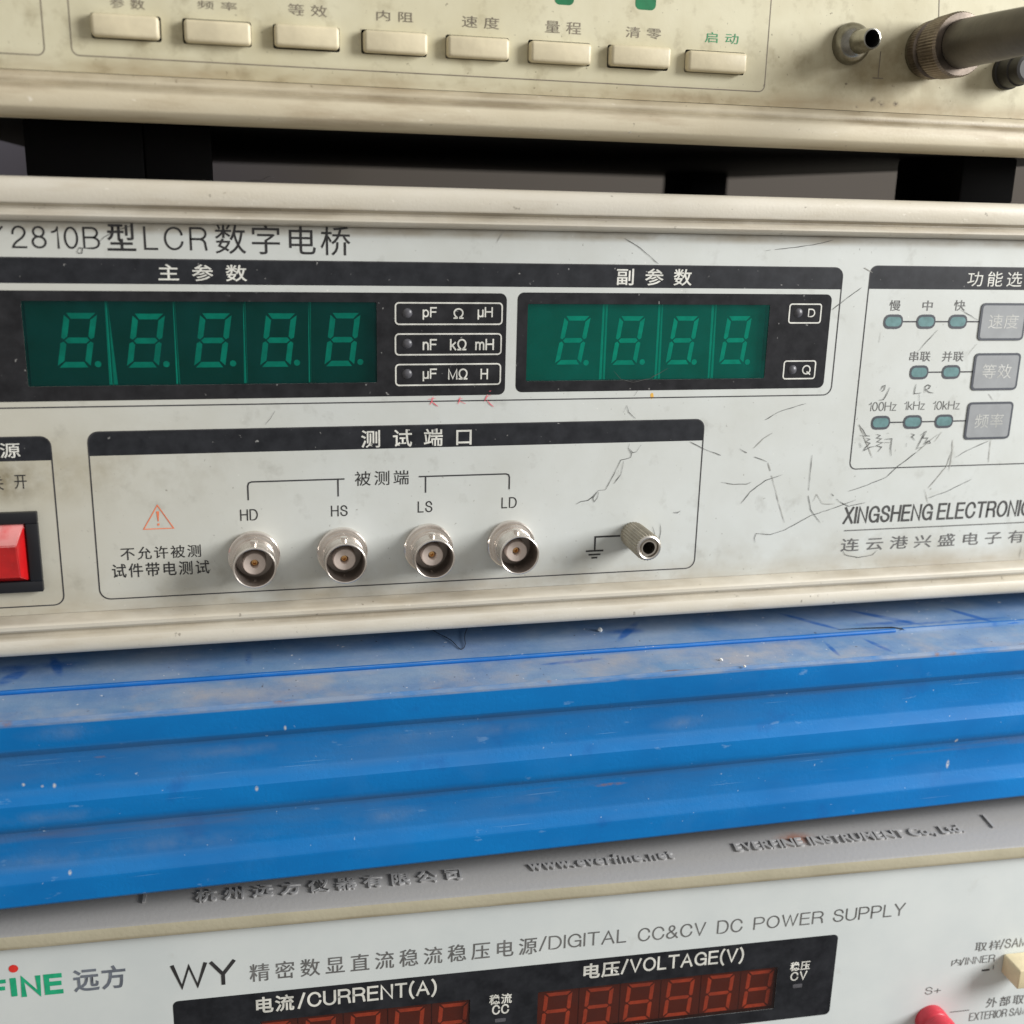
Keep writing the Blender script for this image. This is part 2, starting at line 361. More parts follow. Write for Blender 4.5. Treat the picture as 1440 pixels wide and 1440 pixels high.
# ------------------------------------------------------------------ builders (coordinates in mm, in the thing's own frame)
def link(name, me, mat, parent=None):
    o = bpy.data.objects.new(name, me)
    COL.objects.link(o)
    me.materials.clear()
    me.materials.append(M[mat])
    o.parent = parent
    return o
def from_bm(name, bm, mat, parent=None, smooth=None):
    for v in bm.verts: v.co *= MM
    bmesh.ops.recalc_face_normals(bm, faces=bm.faces)
    me = bpy.data.meshes.new(name)
    bm.to_mesh(me); bm.free()
    if smooth is not None:
        for p in me.polygons: p.use_smooth = True
        me.set_sharp_from_angle(angle=math.radians(smooth))
    return link(name, me, mat, parent)
def thing(name, label, cat, loc, rz=0.0, group=None):
    o = bpy.data.objects.new(name, None)
    o.empty_display_size = 0.02
    COL.objects.link(o)
    o.location = Vector(loc) * MM + ORG
    o.rotation_euler = (0, 0, math.radians(rz))
    o['label'] = label; o['category'] = cat
    if group: o['group'] = group
    return o
def tag(o, label=None, cat=None, kind=None):
    if label: o['label'] = label
    if cat: o['category'] = cat
    if kind: o['kind'] = kind
    return o
def add_box(bm, x0, x1, y0, y1, z0, z1, bevel=0.0, seg=2):
    r = bmesh.ops.create_cube(bm, size=1.0)
    vs = r['verts']
    for v in vs:
        v.co = Vector((x0 + (v.co.x + 0.5) * (x1 - x0), y0 + (v.co.y + 0.5) * (y1 - y0), z0 + (v.co.z + 0.5) * (z1 - z0)))
    if bevel:
        es = list({e for v in vs for e in v.link_edges})
        bmesh.ops.bevel(bm, geom=es, offset=bevel, segments=seg, profile=0.5, affect='EDGES')
def box(name, mat, parent, x0, x1, y0, y1, z0, z1, bevel=0.0, seg=2):
    bm = bmesh.new(); add_box(bm, x0, x1, y0, y1, z0, z1, bevel, seg)
    return from_bm(name, bm, mat, parent, 35)
def rrect(x0, z0, x1, z1, r, seg=6, cut=(1, 1, 1, 1)):
    """outline of a rounded rectangle, corners bl, br, tr, tl rounded where cut is 1"""
    pts = []
    for k, (cx, cz, a0) in enumerate(((x0 + r, z0 + r, 180), (x1 - r, z0 + r, 270), (x1 - r, z1 - r, 0), (x0 + r, z1 - r, 90))):
        if not cut[k]:
            pts.append(((x0, z0), (x1, z0), (x1, z1), (x0, z1))[k]); continue
        for i in range(seg + 1):
            a = math.radians(a0 + 90.0 * i / seg)
            pts.append((cx + r * math.cos(a), cz + r * math.sin(a)))
    return pts
def add_poly(bm, pts, y):
    f = bm.faces.new([bm.verts.new((p[0], y, p[1])) for p in pts])
    bm.normal_update()
    if f.normal.y > 0: f.normal_flip()
def sheet(name, mat, parent, polys, y):
    bm = bmesh.new()
    for p in polys: add_poly(bm, p, y)
    for v in bm.verts: v.co *= MM
    me = bpy.data.meshes.new(name); bm.to_mesh(me); bm.free()
    return link(name, me, mat, parent)
def holed(name, mat, parent, outer, holes, y):
    """flat sheet with holes, facing -Y"""
    cu = bpy.data.curves.new('tmp', 'CURVE'); cu.dimensions = '2D'; cu.fill_mode = 'BOTH'
    for pts in [outer] + holes:
        sp = cu.splines.new('POLY'); sp.points.add(len(pts) - 1)
        for p, q in zip(sp.points, pts): p.co = (q[0] * MM, q[1] * MM, 0, 1)
        sp.use_cyclic_u = True
    return curve_mesh(name, cu, mat, parent, lambda c: (c.x, y * MM, c.y))
def curve_mesh(name, cu, mat, parent, fn):
    o = bpy.data.objects.new('tmp', cu); COL.objects.link(o)
    bpy.context.view_layer.update()
    me = bpy.data.meshes.new_from_object(o.evaluated_get(bpy.context.evaluated_depsgraph_get()))
    bpy.data.objects.remove(o); bpy.data.curves.remove(cu)
    for v in me.vertices: v.co = fn(v.co.copy())
    me.name = name
    return link(name, me, mat, parent)
def add_stroke(bm, pts, w, y, taper=False, worn=False):
    """flat inked line through pts, its joints mitred"""
    n = len(pts); P = [Vector((p[0], p[1])) for p in pts]
    L, Rr = [], []
    for i in range(n):
        shut = (P[0] - P[-1]).length < 1e-5 and n > 3
        a = P[max(0, i - 1)]; b = P[min(n - 1, i + 1)]
        if shut and i in (0, n - 1): a, b = P[n - 2], P[1]
        d = (b - a)
        if 0 < i < n - 1: d = (b - P[i]).normalized() + (P[i] - a).normalized()
        if d.length < 1e-6: d = Vector((1, 0))
        d.normalize(); nrm = Vector((-d.y, d.x)); k = w / 2
        if 0 < i < n - 1:
            e = (P[i + 1] - P[i]).normalized(); k = min(k / max(0.32, abs(nrm.dot(Vector((-e.y, e.x))))), w * 0.85)
        if taper and i in (0, n - 1): k *= 0.35
        if worn: k *= random.choice((0.5, 0.8, 1.0, 1.0, 1.3))
        L.append(bm.verts.new((P[i].x + nrm.x * k, y, P[i].y + nrm.y * k)))
        Rr.append(bm.verts.new((P[i].x - nrm.x * k, y, P[i].y - nrm.y * k)))
    for i in range(n - 1):
        if worn and random.random() < 0.03: continue
        f = bm.faces.new((L[i], L[i + 1], Rr[i + 1], Rr[i])); f.normal_update()
        if f.normal.y > 0: f.normal_flip()
def strokes(name, mat, parent, lines, w, y, taper=False, wob=0.0):
    bm = bmesh.new()
    for k, l in enumerate(lines):
        if wob:
            q = []
            for i in range(len(l) - 1):
                a, b = Vector(l[i]), Vector(l[i + 1]); m = max(1, int((b - a).length / 1.2))
                for j in range(m): q.append(a.lerp(b, j / m) + Vector((random.uniform(-wob, wob), random.uniform(-wob, wob))))
            q.append(Vector(l[-1])); l = q
        add_stroke(bm, l, w, y - 0.0007 * (k % 9), taper, wob > 0.045)
    for v in bm.verts: v.co *= MM
    me = bpy.data.meshes.new(name); bm.to_mesh(me); bm.free()
    return link(name, me, mat, parent)
def ring(pts, w):
    """closed outline plus its inner copy, shrunk by w towards the middle"""
    cx = sum(p[0] for p in pts) / len(pts); cz = sum(p[1] for p in pts) / len(pts)
    out, n = [], len(pts)
    for i in range(n):
        a, b = Vector(pts[i - 1]), Vector(pts[(i + 1) % n])
        d = (b - a).normalized(); nr = Vector((-d.y, d.x))
        e = (Vector(pts[(i + 1) % n]) - Vector(pts[i]))
        k = 1.0
        if e.length > 1e-6: k = 1.0 / max(0.6, abs(nr.dot(Vector((-e.normalized().y, e.normalized().x)))))
        out.append((pts[i][0] + nr.x * w * k, pts[i][1] + nr.y * w * k))
    return out
def outline(name, mat, parent, rects, w, y):
    """printed frames: each rect is (x0, z0, x1, z1, radius[, cut])"""
    bm = bmesh.new()
    for r in rects:
        pts = rrect(*r[:5], 6, r[5] if len(r) > 5 else (1, 1, 1, 1)); inn = ring(pts, w)
        A = [bm.verts.new((p[0], y, p[1])) for p in pts]; B = [bm.verts.new((p[0], y, p[1])) for p in inn]
        for i in range(len(pts)):
            j = (i + 1) % len(pts)
            f = bm.faces.new((A[i], A[j], B[j], B[i])); f.normal_update()
            if f.normal.y > 0: f.normal_flip()
    for v in bm.verts: v.co *= MM
    me = bpy.data.meshes.new(name); bm.to_mesh(me); bm.free()
    return link(name, me, mat, parent)
def text(s, rect, mat, parent, y=-0.06, gap=1.0, bold=0.0, name='printed_text', depth=0.0, frame=None):
    """lettering fitted to rect = (x0, z0, x1, z1) on the face at y"""
    cu = bpy.data.curves.new('tmp', 'FONT'); cu.body = s; cu.size = 1.0
    cu.space_character = gap; cu.offset = bold; cu.extrude = depth
    cu.resolution_u = 3
    o = bpy.data.objects.new('tmp', cu); COL.objects.link(o)
    bpy.context.view_layer.update()
    me = bpy.data.meshes.new_from_object(o.evaluated_get(bpy.context.evaluated_depsgraph_get()))
    bpy.data.objects.remove(o); bpy.data.curves.remove(cu)
    xs = [v.co.x for v in me.vertices]; ys = [v.co.y for v in me.vertices]
    ax, bx, ay, by = min(xs), max(xs), min(ys), max(ys)
    x0, z0, x1, z1 = rect
    for v in me.vertices:
        X = x0 + (v.co.x - ax) / (bx - ax) * (x1 - x0); Zz = z0 + (v.co.y - ay) / (by - ay) * (z1 - z0)
        v.co = (frame(X, Zz, v.co.z) if frame else Vector((X, y, Zz))) * MM
    me.name = name
    return link(name, me, mat, parent)
def add_lathe(bm, prof, cx, cz, seg=40, knurl=0.0, cap0=False, cap1=False):
    """prof: (y, r) from back to front, turned about an axis along Y"""
    rings = []
    for (y, r) in prof:
        rr = []
        for i in range(seg):
            a = 2 * math.pi * i / seg
            q = r - (knurl if (knurl and i % 2) else 0.0)
            rr.append(bm.verts.new((cx + q * math.cos(a), y, cz + q * math.sin(a))))
        rings.append(rr)
    for a, b in zip(rings, rings[1:]):
        for i in range(seg):
            j = (i + 1) % seg
            bm.faces.new((a[i], a[j], b[j], b[i]))
    if cap0: bm.faces.new(rings[0])
    if cap1: bm.faces.new(rings[-1])
def lathe(name, mat, parent, prof, cx, cz, seg=40, knurl=0.0, cap0=False, cap1=False, smooth=35):
    bm = bmesh.new(); add_lathe(bm, prof, cx, cz, seg, knurl, cap0, cap1)
    return from_bm(name, bm, mat, parent, smooth)
def extrude_x(name, mat, parent, prof, x0, x1, smooth=28, n=1):
    """closed (y, z) profile drawn out along X"""
    bm = bmesh.new()
    secs = []
    for k in range(n + 1):
        x = x0 + (x1 - x0) * k / n
        secs.append([bm.verts.new((x, p[0], p[1])) for p in prof])
    m = len(prof)
    for a, b in zip(secs, secs[1:]):
        for i in range(m):
            bm.faces.new((a[i], a[(i + 1) % m], b[(i + 1) % m], b[i]))
    bm.faces.new(secs[0]); bm.faces.new(secs[-1])
    return from_bm(name, bm, mat, parent, smooth)
def tube_mesh(name, mat, parent, pts, r, loc=None):
    """round cord through pts (mm)"""
    cu = bpy.data.curves.new('tmp', 'CURVE'); cu.dimensions = '3D'; cu.bevel_depth = r * MM; cu.bevel_resolution = 3; cu.use_fill_caps = True
    sp = cu.splines.new('NURBS'); sp.points.add(len(pts) - 1); sp.use_endpoint_u = True; sp.order_u = 4; sp.resolution_u = 8
    for p, q in zip(sp.points, pts): p.co = (q[0] * MM, q[1] * MM, q[2] * MM, 1)
    o = curve_mesh(name, cu, mat, parent, lambda c: c)
    for p in o.data.polygons: p.use_smooth = True
    return o
GLYPH = {
 'A': 'M0 0L.36 1L.72 0M.13 .36L.59 .36', 'B': 'M.36 .53L0 .53M0 0L0 1L.36 1C.6 1 .6 .765C.6 .53 .36 .53C.66 .53 .66 .265C.66 0 .36 0L0 0',
 'C': 'M.71 .69C.68 1 .38 1C0 1 0 .5C0 0 .38 0C.68 0 .73 .33', 'D': 'M0 0L0 1L.3 1C.7 1 .7 .5C.7 0 .3 0L0 0', 'E': 'M.58 0L0 0L0 1L.57 1M0 .53L.53 .53',
 'F': 'M0 0L0 1L.54 1M0 .52L.48 .52', 'G': 'M.72 .7C.68 1 .39 1C0 1 0 .5C0 0 .39 0C.64 0 .74 .24L.74 .46L.42 .46M.74 .3L.74 0', 'H': 'M0 0L0 1M.66 0L.66 1M0 .53L.66 .53', 'I': 'M0 0L0 1',
 'L': 'M0 1L0 0L.5 0', 'M': 'M0 0L0 1L.38 .05L.76 1L.76 0', 'N': 'M0 0L0 1L.66 0L.66 1', 'O': 'M.38 1C0 1 0 .5C0 0 .38 0C.76 0 .76 .5C.76 1 .38 1', 'P': 'M0 0L0 1L.36 1C.63 1 .63 .735C.63 .47 .36 .47L0 .47',
 'Q': 'M.38 1C0 1 0 .5C0 0 .38 0C.76 0 .76 .5C.76 1 .38 1M.46 .24L.76 -.05', 'R': 'M0 0L0 1L.38 1C.65 1 .65 .75C.65 .49 .38 .49L0 .49M.38 .49C.62 .49 .62 .25L.66 0',
 'S': 'M.6 .71C.58 1 .31 1C.04 1 .04 .75C.04 .58 .32 .52C.63 .46 .63 .27C.63 0 .32 0C.02 0 0 .31', 'T': 'M.32 0L.32 1M0 1L.64 1', 'U': 'M0 1L0 .32C0 0 .33 0C.66 0 .66 .32L.66 1', 'V': 'M0 1L.34 0L.68 1',
 'W': 'M0 1L.26 0L.5 .95L.74 0L1 1', 'X': 'M0 0L.64 1M.02 1L.68 0', 'Y': 'M0 1L.34 .43L.68 1M.34 .43L.34 0', 'k': 'M0 0L0 1M.42 .7L0 .28M.15 .42L.45 0', 'z': 'M.03 .7L.42 .7L0 0L.44 0',
 'm': 'M0 0L0 .72M0 .42C0 .72 .2 .72C.36 .72 .36 .46L.36 0M.36 .42C.36 .72 .56 .72C.72 .72 .72 .46L.72 0', 'n': 'M0 0L0 .72M0 .42C0 .72 .24 .72C.44 .72 .44 .44L.44 0',
 'p': 'M0 -.28L0 .72M.24 .72C.48 .72 .48 .36C.48 0 .24 0C0 0 0 .36C0 .72 .24 .72', '0': 'M.27 1C0 1 0 .5C0 0 .27 0C.54 0 .54 .5C.54 1 .27 1', '1': 'M.02 .77C.24 .78 .26 1L.26 0',
 '2': 'M.02 .67C.02 1 .29 1C.55 1 .55 .73C.55 .54 .3 .37C.02 .18 0 0L.57 0', '8': 'M.28 1C.05 1 .05 .765C.05 .53 .28 .53C.51 .53 .51 .765C.51 1 .28 1M.28 .53C0 .53 0 .265C0 0 .28 0C.56 0 .56 .265C.56 .53 .28 .53',
 'µ': 'M0 -.28L0 .72M0 .3C0 0 .22 0C.44 0 .44 .3M.44 .72L.44 0', 'Ω': 'M0 0L.24 0L.24 .07C0 .25 0 .57C0 1 .36 1C.72 1 .72 .57C.72 .25 .48 .07L.48 0L.72 0', '/': 'M0 -.04L.34 1.04',
 '&': 'M.72 0L.16 .68C.08 1 .31 1C.52 1 .5 .77C.48 .6 .2 .48C0 .4 0 .23C0 0 .25 0C.56 0 .64 .4', '(': 'M.2 1.08C0 .85 0 .44C0 .03 .2 -.2', ')': 'M0 1.08C.2 .85 .2 .44C.2 .03 0 -.2', '+': 'M0 .38L.56 .38M.28 .1L.28 .66'}
def glyph_paths(s):
    out, cur = [], None
    i, toks = 0, []
    import re as _re
    for cmd, body in _re.findall(r'([MLC])([^MLC]*)', s):
        v = [float(t) for t in body.split()]
        if cmd == 'M': cur = [Vector(v)]; out.append(cur)
        elif cmd == 'L': cur.append(Vector(v))
        else:
            a, c, e = cur[-1].copy(), Vector(v[:2]), Vector(v[2:]); k = 0.56
            p1, p2 = a.lerp(c, k), e.lerp(c, k)
            for j in range(1, 9):
                t = j / 8.0; u = 1 - t
                cur.append(a * u ** 3 + p1 * (3 * u * u * t) + p2 * (3 * u * t * t) + e * t ** 3)
    return out
def latin(s, rect, mat, parent, y, weight=0.11, track=0.24, slant=0.0, name='printed_text'):
    """grotesque capitals drawn with an even stroke, fitted to rect"""
    x, P = 0.0, []
    for ch in s:
        if ch == ' ': x += 0.34; continue
        g = glyph_paths(GLYPH[ch]); w = max(p.x for l in g for p in l)
        for l in g: P.append([Vector((p.x + x + slant * p.y, p.y)) for p in l])
        x += w + track
    x0, z0, x1, z1 = rect
    xs = [p.x for l in P for p in l]; ys = [p.y for l in P for p in l]
    ax, bx_, ay, by = min(xs), max(xs), min(ys), max(ys)
    sw = weight * (z1 - z0) / (by - ay + weight)
    fx = lambda v: x0 + sw / 2 + (v - ax) / max(1e-6, bx_ - ax) * (x1 - x0 - sw)
    fz = lambda v: z0 + sw / 2 + (v - ay) / (by - ay) * (z1 - z0 - sw)
    if bx_ - ax < 1e-6: fx = lambda v: (x0 + x1) / 2
    bm = bmesh.new()
    for k, l in enumerate(P):
        q = [Vector((fx(p.x), fz(p.y))) for p in l]
        if (q[0] - q[-1]).length > 1e-6:      # square ends
            q[0] = q[0] + (q[0] - q[1]).normalized() * sw * .45; q[-1] = q[-1] + (q[-1] - q[-2]).normalized() * sw * .45
        add_stroke(bm, q, sw, y - 0.004 * (k % 4))
    for v in bm.verts: v.co *= MM
    me = bpy.data.meshes.new(name); bm.to_mesh(me); bm.free()
    return link(name, me, mat, parent)
def seven_segment(tl, bl, w, stroke, gap=0.25):
    """the seven bars of one slanted digit as polygons; tl and bl are the outer left corners"""
    (xt, zt), (xb, zb) = tl, bl
    h = zt - zb; sl = (xt - xb) / h
    def q(u, v): return (xb + u + sl * v, zb + v)
    s, g, hh = stroke, gap, h / 2.0
    P = []
    def hbar(v, mid=False):
        if mid: return [q(g + s * .5, v), q(g + s, v + s / 2), q(w - g - s, v + s / 2), q(w - g - s * .5, v), q(w - g - s, v - s / 2), q(g + s, v - s / 2)]
        return None
    P.append([q(g + .15 * s, h), q(w - g - .15 * s, h), q(w - g - s, h - s), q(g + s, h - s)])
    P.append([q(g + .15 * s, 0), q(g + s, s), q(w - g - s, s), q(w - g - .15 * s, 0)])
    P.append(hbar(hh, True))
    for top in (0, 1):
        a, b = (hh, h) if top else (0, hh)
        lo, hi = a + g, b - g
        if top:
            P.append([q(0, lo + s * .3), q(0, hi - .15 * s), q(s, hi - s), q(s, lo + s / 2), q(s * .5, lo)])
            P.append([q(w, lo + s * .3), q(w - s * .5, lo), q(w - s, lo + s / 2), q(w - s, hi - s), q(w, hi - .15 * s)])
        else:
            P.append([q(0, lo + .15 * s), q(s, lo + s), q(s, hi - s / 2), q(s * .5, hi), q(0, hi - s * .3)])
            P.append([q(w, lo + .15 * s), q(w, hi - s * .3), q(w - s * .5, hi), q(w - s, hi - s / 2), q(w - s, lo + s)])
    return P
def disc(cx, cz, r, n=20):
    return [(cx + r * math.cos(2 * math.pi * i / n), cz + r * math.sin(2 * math.pi * i / n)) for i in range(n)]

# ------------------------------------------------------------------ the wall seen through the gap
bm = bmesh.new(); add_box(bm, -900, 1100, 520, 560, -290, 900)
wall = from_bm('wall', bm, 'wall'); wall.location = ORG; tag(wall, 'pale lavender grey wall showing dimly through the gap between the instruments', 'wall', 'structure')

# ------------------------------------------------------------------ blue steel shelf
KX, KY, KZ = 75.0, -22.0, -160.0
shelf = thing('steel_shelf', 'dusty bright blue steel shelf with a ribbed front edge under the middle meter', 'shelf', (KX, KY, KZ))
zt = 50.0
XL, XR = -330.0, 330.0
prof = [(0.7, zt - 0.05), (0.2, zt - 0.25), (0.0, zt - 0.8),
        (0.0, 43.8), (0.15, 42.9), (0.6, 42.0), (1.15, 41.2), (1.4, 40.2), (1.4, 33.2), (1.3, 32.7), (0.22, 30.0), (0.05, 29.6), (0.0, 29.0),
        (0.0, 25.3), (0.15, 24.4), (0.6, 23.4), (1.15, 22.5), (1.4, 21.4), (1.4, 14.2), (1.3, 13.7), (0.22, 10.7), (0.05, 10.2), (0.0, 9.6),
        (0.0, 4.7), (0.5, 4.05), (2.2, 4.05), (2.2, 9.0), (3.6, 14.0), (3.6, 22.5), (2.2, 25.0), (2.2, 29.0), (3.6, 33.0), (3.6, 41.5), (2.6, 44.0), (2.6, 48.4), (15.8, 48.4), (15.8, zt - 0.05)]
extrude_x('front_rail', 'blue', shelf, prof, XL, XR, 17)
# dusty strip on top of the front rail, then the deck sheet lying on it with a rolled bright edge
def deck(name, mat, pts, z0, z1, parent):
    bm = bmesh.new()
    lo = [bm.verts.new((p[0], p[1], z0)) for p in pts]; hi = [bm.verts.new((p[0], p[1], z1)) for p in pts]
    bm.faces.new(hi); bm.faces.new(list(reversed(lo)))
    for i in range(len(pts)):
        j = (i + 1) % len(pts); bm.faces.new((lo[i], lo[j], hi[j], hi[i]))
    bmesh.ops.triangulate(bm, faces=[f for f in bm.faces if len(f.verts) > 4])
    return from_bm(name, bm, mat, parent)
deck('top_strip', 'shelf_top', [(XL, 0.75), (XR, 0.75), (XR, 15.8), (XL, 15.8)], zt - 0.04, zt + 0.02, shelf)
ej = (95.81, 13.15)[0]
yl, yr = (-34.61, 14.20)[1] + 22.0, (124.55, 12.49)[1] + 22.0
yl, yr = 14.6, 14.2
deck('deck_sheet', 'shelf_top', [(XL, yl), (XR, yl), (XR, 290), (XL, 290)], zt + 0.03, zt + 0.9, shelf)
gap = bmesh.new()
GP = [(ej + 1.2, yl - 0.2), (ej - 1.0, yl + 1.5), (ej - 9, yl + 2.3), (ej - 17, yl + 2.7)]
GW = (0.7, 0.55, 0.4, 0.12)
for (p, w_), (q_, v_) in zip(zip(GP, GW), zip(GP[1:], GW[1:])):
    gap.faces.new([gap.verts.new(t) for t in ((p[0], p[1] - w_, zt + 0.93), (p[0], p[1] + w_, zt + 0.93), (q_[0], q_[1] + v_, zt + 0.93), (q_[0], q_[1] - v_, zt + 0.93))])
from_bm('sheet_crack', gap, 'hole', shelf)
def bead(x0, x1, y, z, r):
    bm = bmesh.new(); n = 60; sec = []
    for k in range(n + 1):
        x = x0 + (x1 - x0) * k / n; dy = random.uniform(-0.08, 0.08)
        sec.append([bm.verts.new((x, y + dy + r * math.cos(a), z + r * math.sin(a))) for a in [math.radians(t) for t in (60, 110, 150, 190, 230, 270)]])
    for a, b in zip(sec, sec[1:]):
        for i in range(5): bm.faces.new((a[i], a[i + 1], b[i + 1], b[i]))
    return from_bm('sheet_edge', bm, 'bead_edge', shelf, 60)
bead(XL, ej - 1.0, yl + 0.40, zt + 0.42, 0.62)
bead(ej + 1.2, XR, yl + 0.60, zt + 0.42, 0.60)

# ------------------------------------------------------------------ middle instrument: LCR bridge meter
OX, OZ = 75.0, -110.0
meter = thing('bridge_meter', 'off-white bridge meter with green digit windows and four round sockets, middle of the stack', 'meter', (OX, 0, OZ))
ML, MR_ = -172.0, 178.0
zp0, zp1 = 16.4, 104.4
box('case', 'cover', meter, ML + 1, MR_ - 1, 14, 262, 8.3, 113.0, 1.0)
for fx in (ML + 30, MR_ - 30):
    for fy in (34, 235):
        lathe('foot', 'rubber', meter, [(0, 9), (0.01, 9)], 0, 0) if False else box('foot', 'rubber', meter, fx - 9, fx + 9, fy - 9, fy + 9, 0.95, 8.3, 1.5)
top_prof = [(14, 113.55), (-2.2, 113.55), (-3.6, 113.25), (-4.3, 112.5), (-4.6, 111.2), (-4.6, 109.4), (-4.2, 108.3), (-3.2, 107.9), (-2.6, 107.6), (-2.6, 107.25), (-3.3, 106.95), (-3.7, 106.4), (-3.7, 105.8), (-3.2, 105.2), (-2.2, 104.75), (0.5, 104.4), (14, 104.4)]
extrude_x('frame_rail', 'rail', meter, top_prof, ML, MR_, 35)
bot_prof = [(14, 16.4), (0.5, 16.4), (-2.0, 16.1), (-3.2, 15.5), (-3.7, 14.8), (-3.7, 14.0), (-3.2, 13.3), (-2.6, 12.9), (-2.6, 12.5), (-3.2, 12.1), (-4.2, 11.7), (-4.6, 10.8), (-4.6, 9.2), (-4.2, 8.3), (-3.6, 7.85), (14, 7.8)]
extrude_x('frame_rail', 'rail', meter, bot_prof, ML, MR_, 35)
for a, b in ((ML - 9, ML - 0.02), (MR_ + 0.02, MR_ + 9)):
    box('side_post', 'rail', meter, a, b, -4.6, 14, 7.8, 113.5, 1.5)

w1 = ((-128.31, 66.63, -14.01, 90.18)); w2 = ((-12.22, 66.56, 69.81, 90.05))
w1 = ((-137.38, 76.20)[0], (-82.63, 65.97)[1], (-14.55, 78.77)[0], (-81.53, 90.03)[1])
w2 = ((-11.93, 78.76)[0], (27.42, 66.49)[1], (69.93, 78.46)[0], (25.88, 90.28)[1])
g1 = ((-121.65, 79.17)[0], (-85.59, 69.27)[1], (-45.31, 78.89)[0], (-84.68, 87.84)[1])
g2 = ((-9.39, 78.75)[0], (21.62, 69.15)[1], (53.14, 78.52)[0], (20.53, 87.61)[1])
full = [(ML, zp0), (MR_, zp0), (MR_, zp1), (ML, zp1)]
holes = [rrect(*g, 0.3, 2) for g in (g1, g2)]
panel = holed('front_panel', 'panel', meter, full, [list(reversed(h)) for h in holes], 0.0)
Y1, Y2, Y3 = -0.030, -0.060, -0.090
# display windows: black acrylic around green filter glass, digit modules in the recess behind
for w, g, n_dig in ((w1, g1, 5), (w2, g2, 4)):
    win = holed('display_window', 'acrylic', meter, rrect(*w, 1.6), [list(reversed(rrect(*g, 0.3, 2)))], -0.05)
    bm = bmesh.new()
    add_box(bm, g[0] - 1, g[2] + 1, 11.0, 12.0, g[1] - 1, g[3] + 1)
    for (x0, x1, z0, z1) in ((g[0] - 1, g[2] + 1, g[3], g[3] + 1), (g[0] - 1, g[2] + 1, g[1] - 1, g[1]), (g[0] - 1, g[0], g[1], g[3]), (g[2], g[2] + 1, g[1], g[3])):
        add_box(bm, x0, x1, 0.2, 11.0, z0, z1)
    from_bm('recess', bm, 'recess', win)
    sheet('green_filter', 'green_filter' if n_dig == 5 else 'green_filter_glare', win, [rrect(*g, 0.3, 2)], 0.05)
def digit_bank(parent, digits, creases, z0, z1, xa, xb, w, stroke, dots, seg_mat, face_mat, body_mat, yf, dot_r=0.7):
    """pale module bodies side by side, a dark face film on each, then the raised bars"""
    edges = [((xa, xa), (xa, xa))] + creases + [((xb, xb), (xb, xb))]
    for k, (tl, bl) in enumerate(digits):
        (_, lt), (_, lb) = edges[k]; (rt, _), (rb, _) = edges[k + 1]
        mid_l = (sum(edges[k][0]) + sum(edges[k][1])) / 4; mid_r = (sum(edges[k + 1][0]) + sum(edges[k + 1][1])) / 4
        mod = box('digit_module', body_mat, parent, mid_l + 0.06, mid_r - 0.06, yf, yf + 6, z0, z1, 0.2, 1)
        sheet('face_film', face_mat, mod, [[(max(lb, mid_l + .1), z0 + .15), (min(rb, mid_r - .1), z0 + .15), (min(rt, mid_r - .1), z1 - .15), (max(lt, mid_l + .1), z1 - .15)]], yf - 0.03)
        polys = seven_segment(tl, bl, w, stroke)
        if dots: polys.append(disc(dots[k][0], dots[k][1], dot_r, 14))
        sheet('digit_segments', seg_mat, mod, polys, yf - 0.06)
wins = [o for o in meter.children if o.name.startswith('display_window')]
DG = [((-113.30, 85.13), (-115.56, 73.18)), ((-99.03, 85.00), (-101.06, 73.05)), ((-84.61, 85.11), (-86.60, 72.96)), ((-70.19, 85.14), (-71.98, 72.95)), ((-55.69, 85.25), (-57.40, 72.98))]
dot1 = [(-107.06, 73.89), (-92.53, 73.77), (-77.96, 73.81), (-63.61, 73.86), (-49.04, 73.91)]
cr1 = [(((-104.75, 87.77)[0], (-104.30, 87.77)[0]), ((-105.00, 68.94)[0], (-103.04, 68.91)[0])), (((-90.38, 87.83)[0], (-89.92, 87.83)[0]), ((-90.65, 68.75)[0], (-89.72, 68.74)[0])), (((-75.00, 87.90)[0], (-74.69, 87.90)[0]), ((-75.74, 68.89)[0], (-74.79, 68.88)[0])), (((-60.30, 87.97)[0], (-60.11, 87.97)[0]), ((-61.09, 68.70)[0], (-60.85, 68.70)[0]))]
zd0, zd1 = (-85.66, 69.01)[1] - 1.5, (-84.74, 87.70)[1] + 1.5
digit_bank(wins[0], DG, cr1, zd0, zd1, g1[0] + 0.3, g1[2] - 0.3, (-106.45, 85.14)[0] - (-113.30, 85.13)[0], 1.25, dot1, 'segment', 'module_face', 'module_body', 1.6)
DH = [((0.28, 84.63), (-1.86, 72.89)), ((14.25, 84.61), (12.53, 72.71)), ((28.44, 84.63), (26.78, 72.68)), ((42.60, 84.65), (41.13, 72.65))]
dot2 = [(6.09, 73.29), (20.65, 73.35), (34.43, 73.24), (48.91, 73.13)]
cr2 = [(((9.80, 87.43)[0], (11.07, 87.43)[0]), ((9.57, 69.05)[0], (11.14, 69.03)[0])), (((24.08, 87.48)[0], (25.28, 87.48)[0]), ((24.10, 68.88)[0], (25.61, 68.86)[0])), (((38.12, 87.53)[0], (39.45, 87.54)[0]), ((38.40, 68.71)[0], (39.85, 68.69)[0]))]
digit_bank(wins[1], DH, cr2, zd0 + .6, zd1 - .2, g2[0] + 0.3, g2[2] - 0.3, (6.85, 84.86)[0] - (0.27, 84.85)[0], 1.1, dot2, 'segment', 'module_face_lit', 'module_body', 1.6)

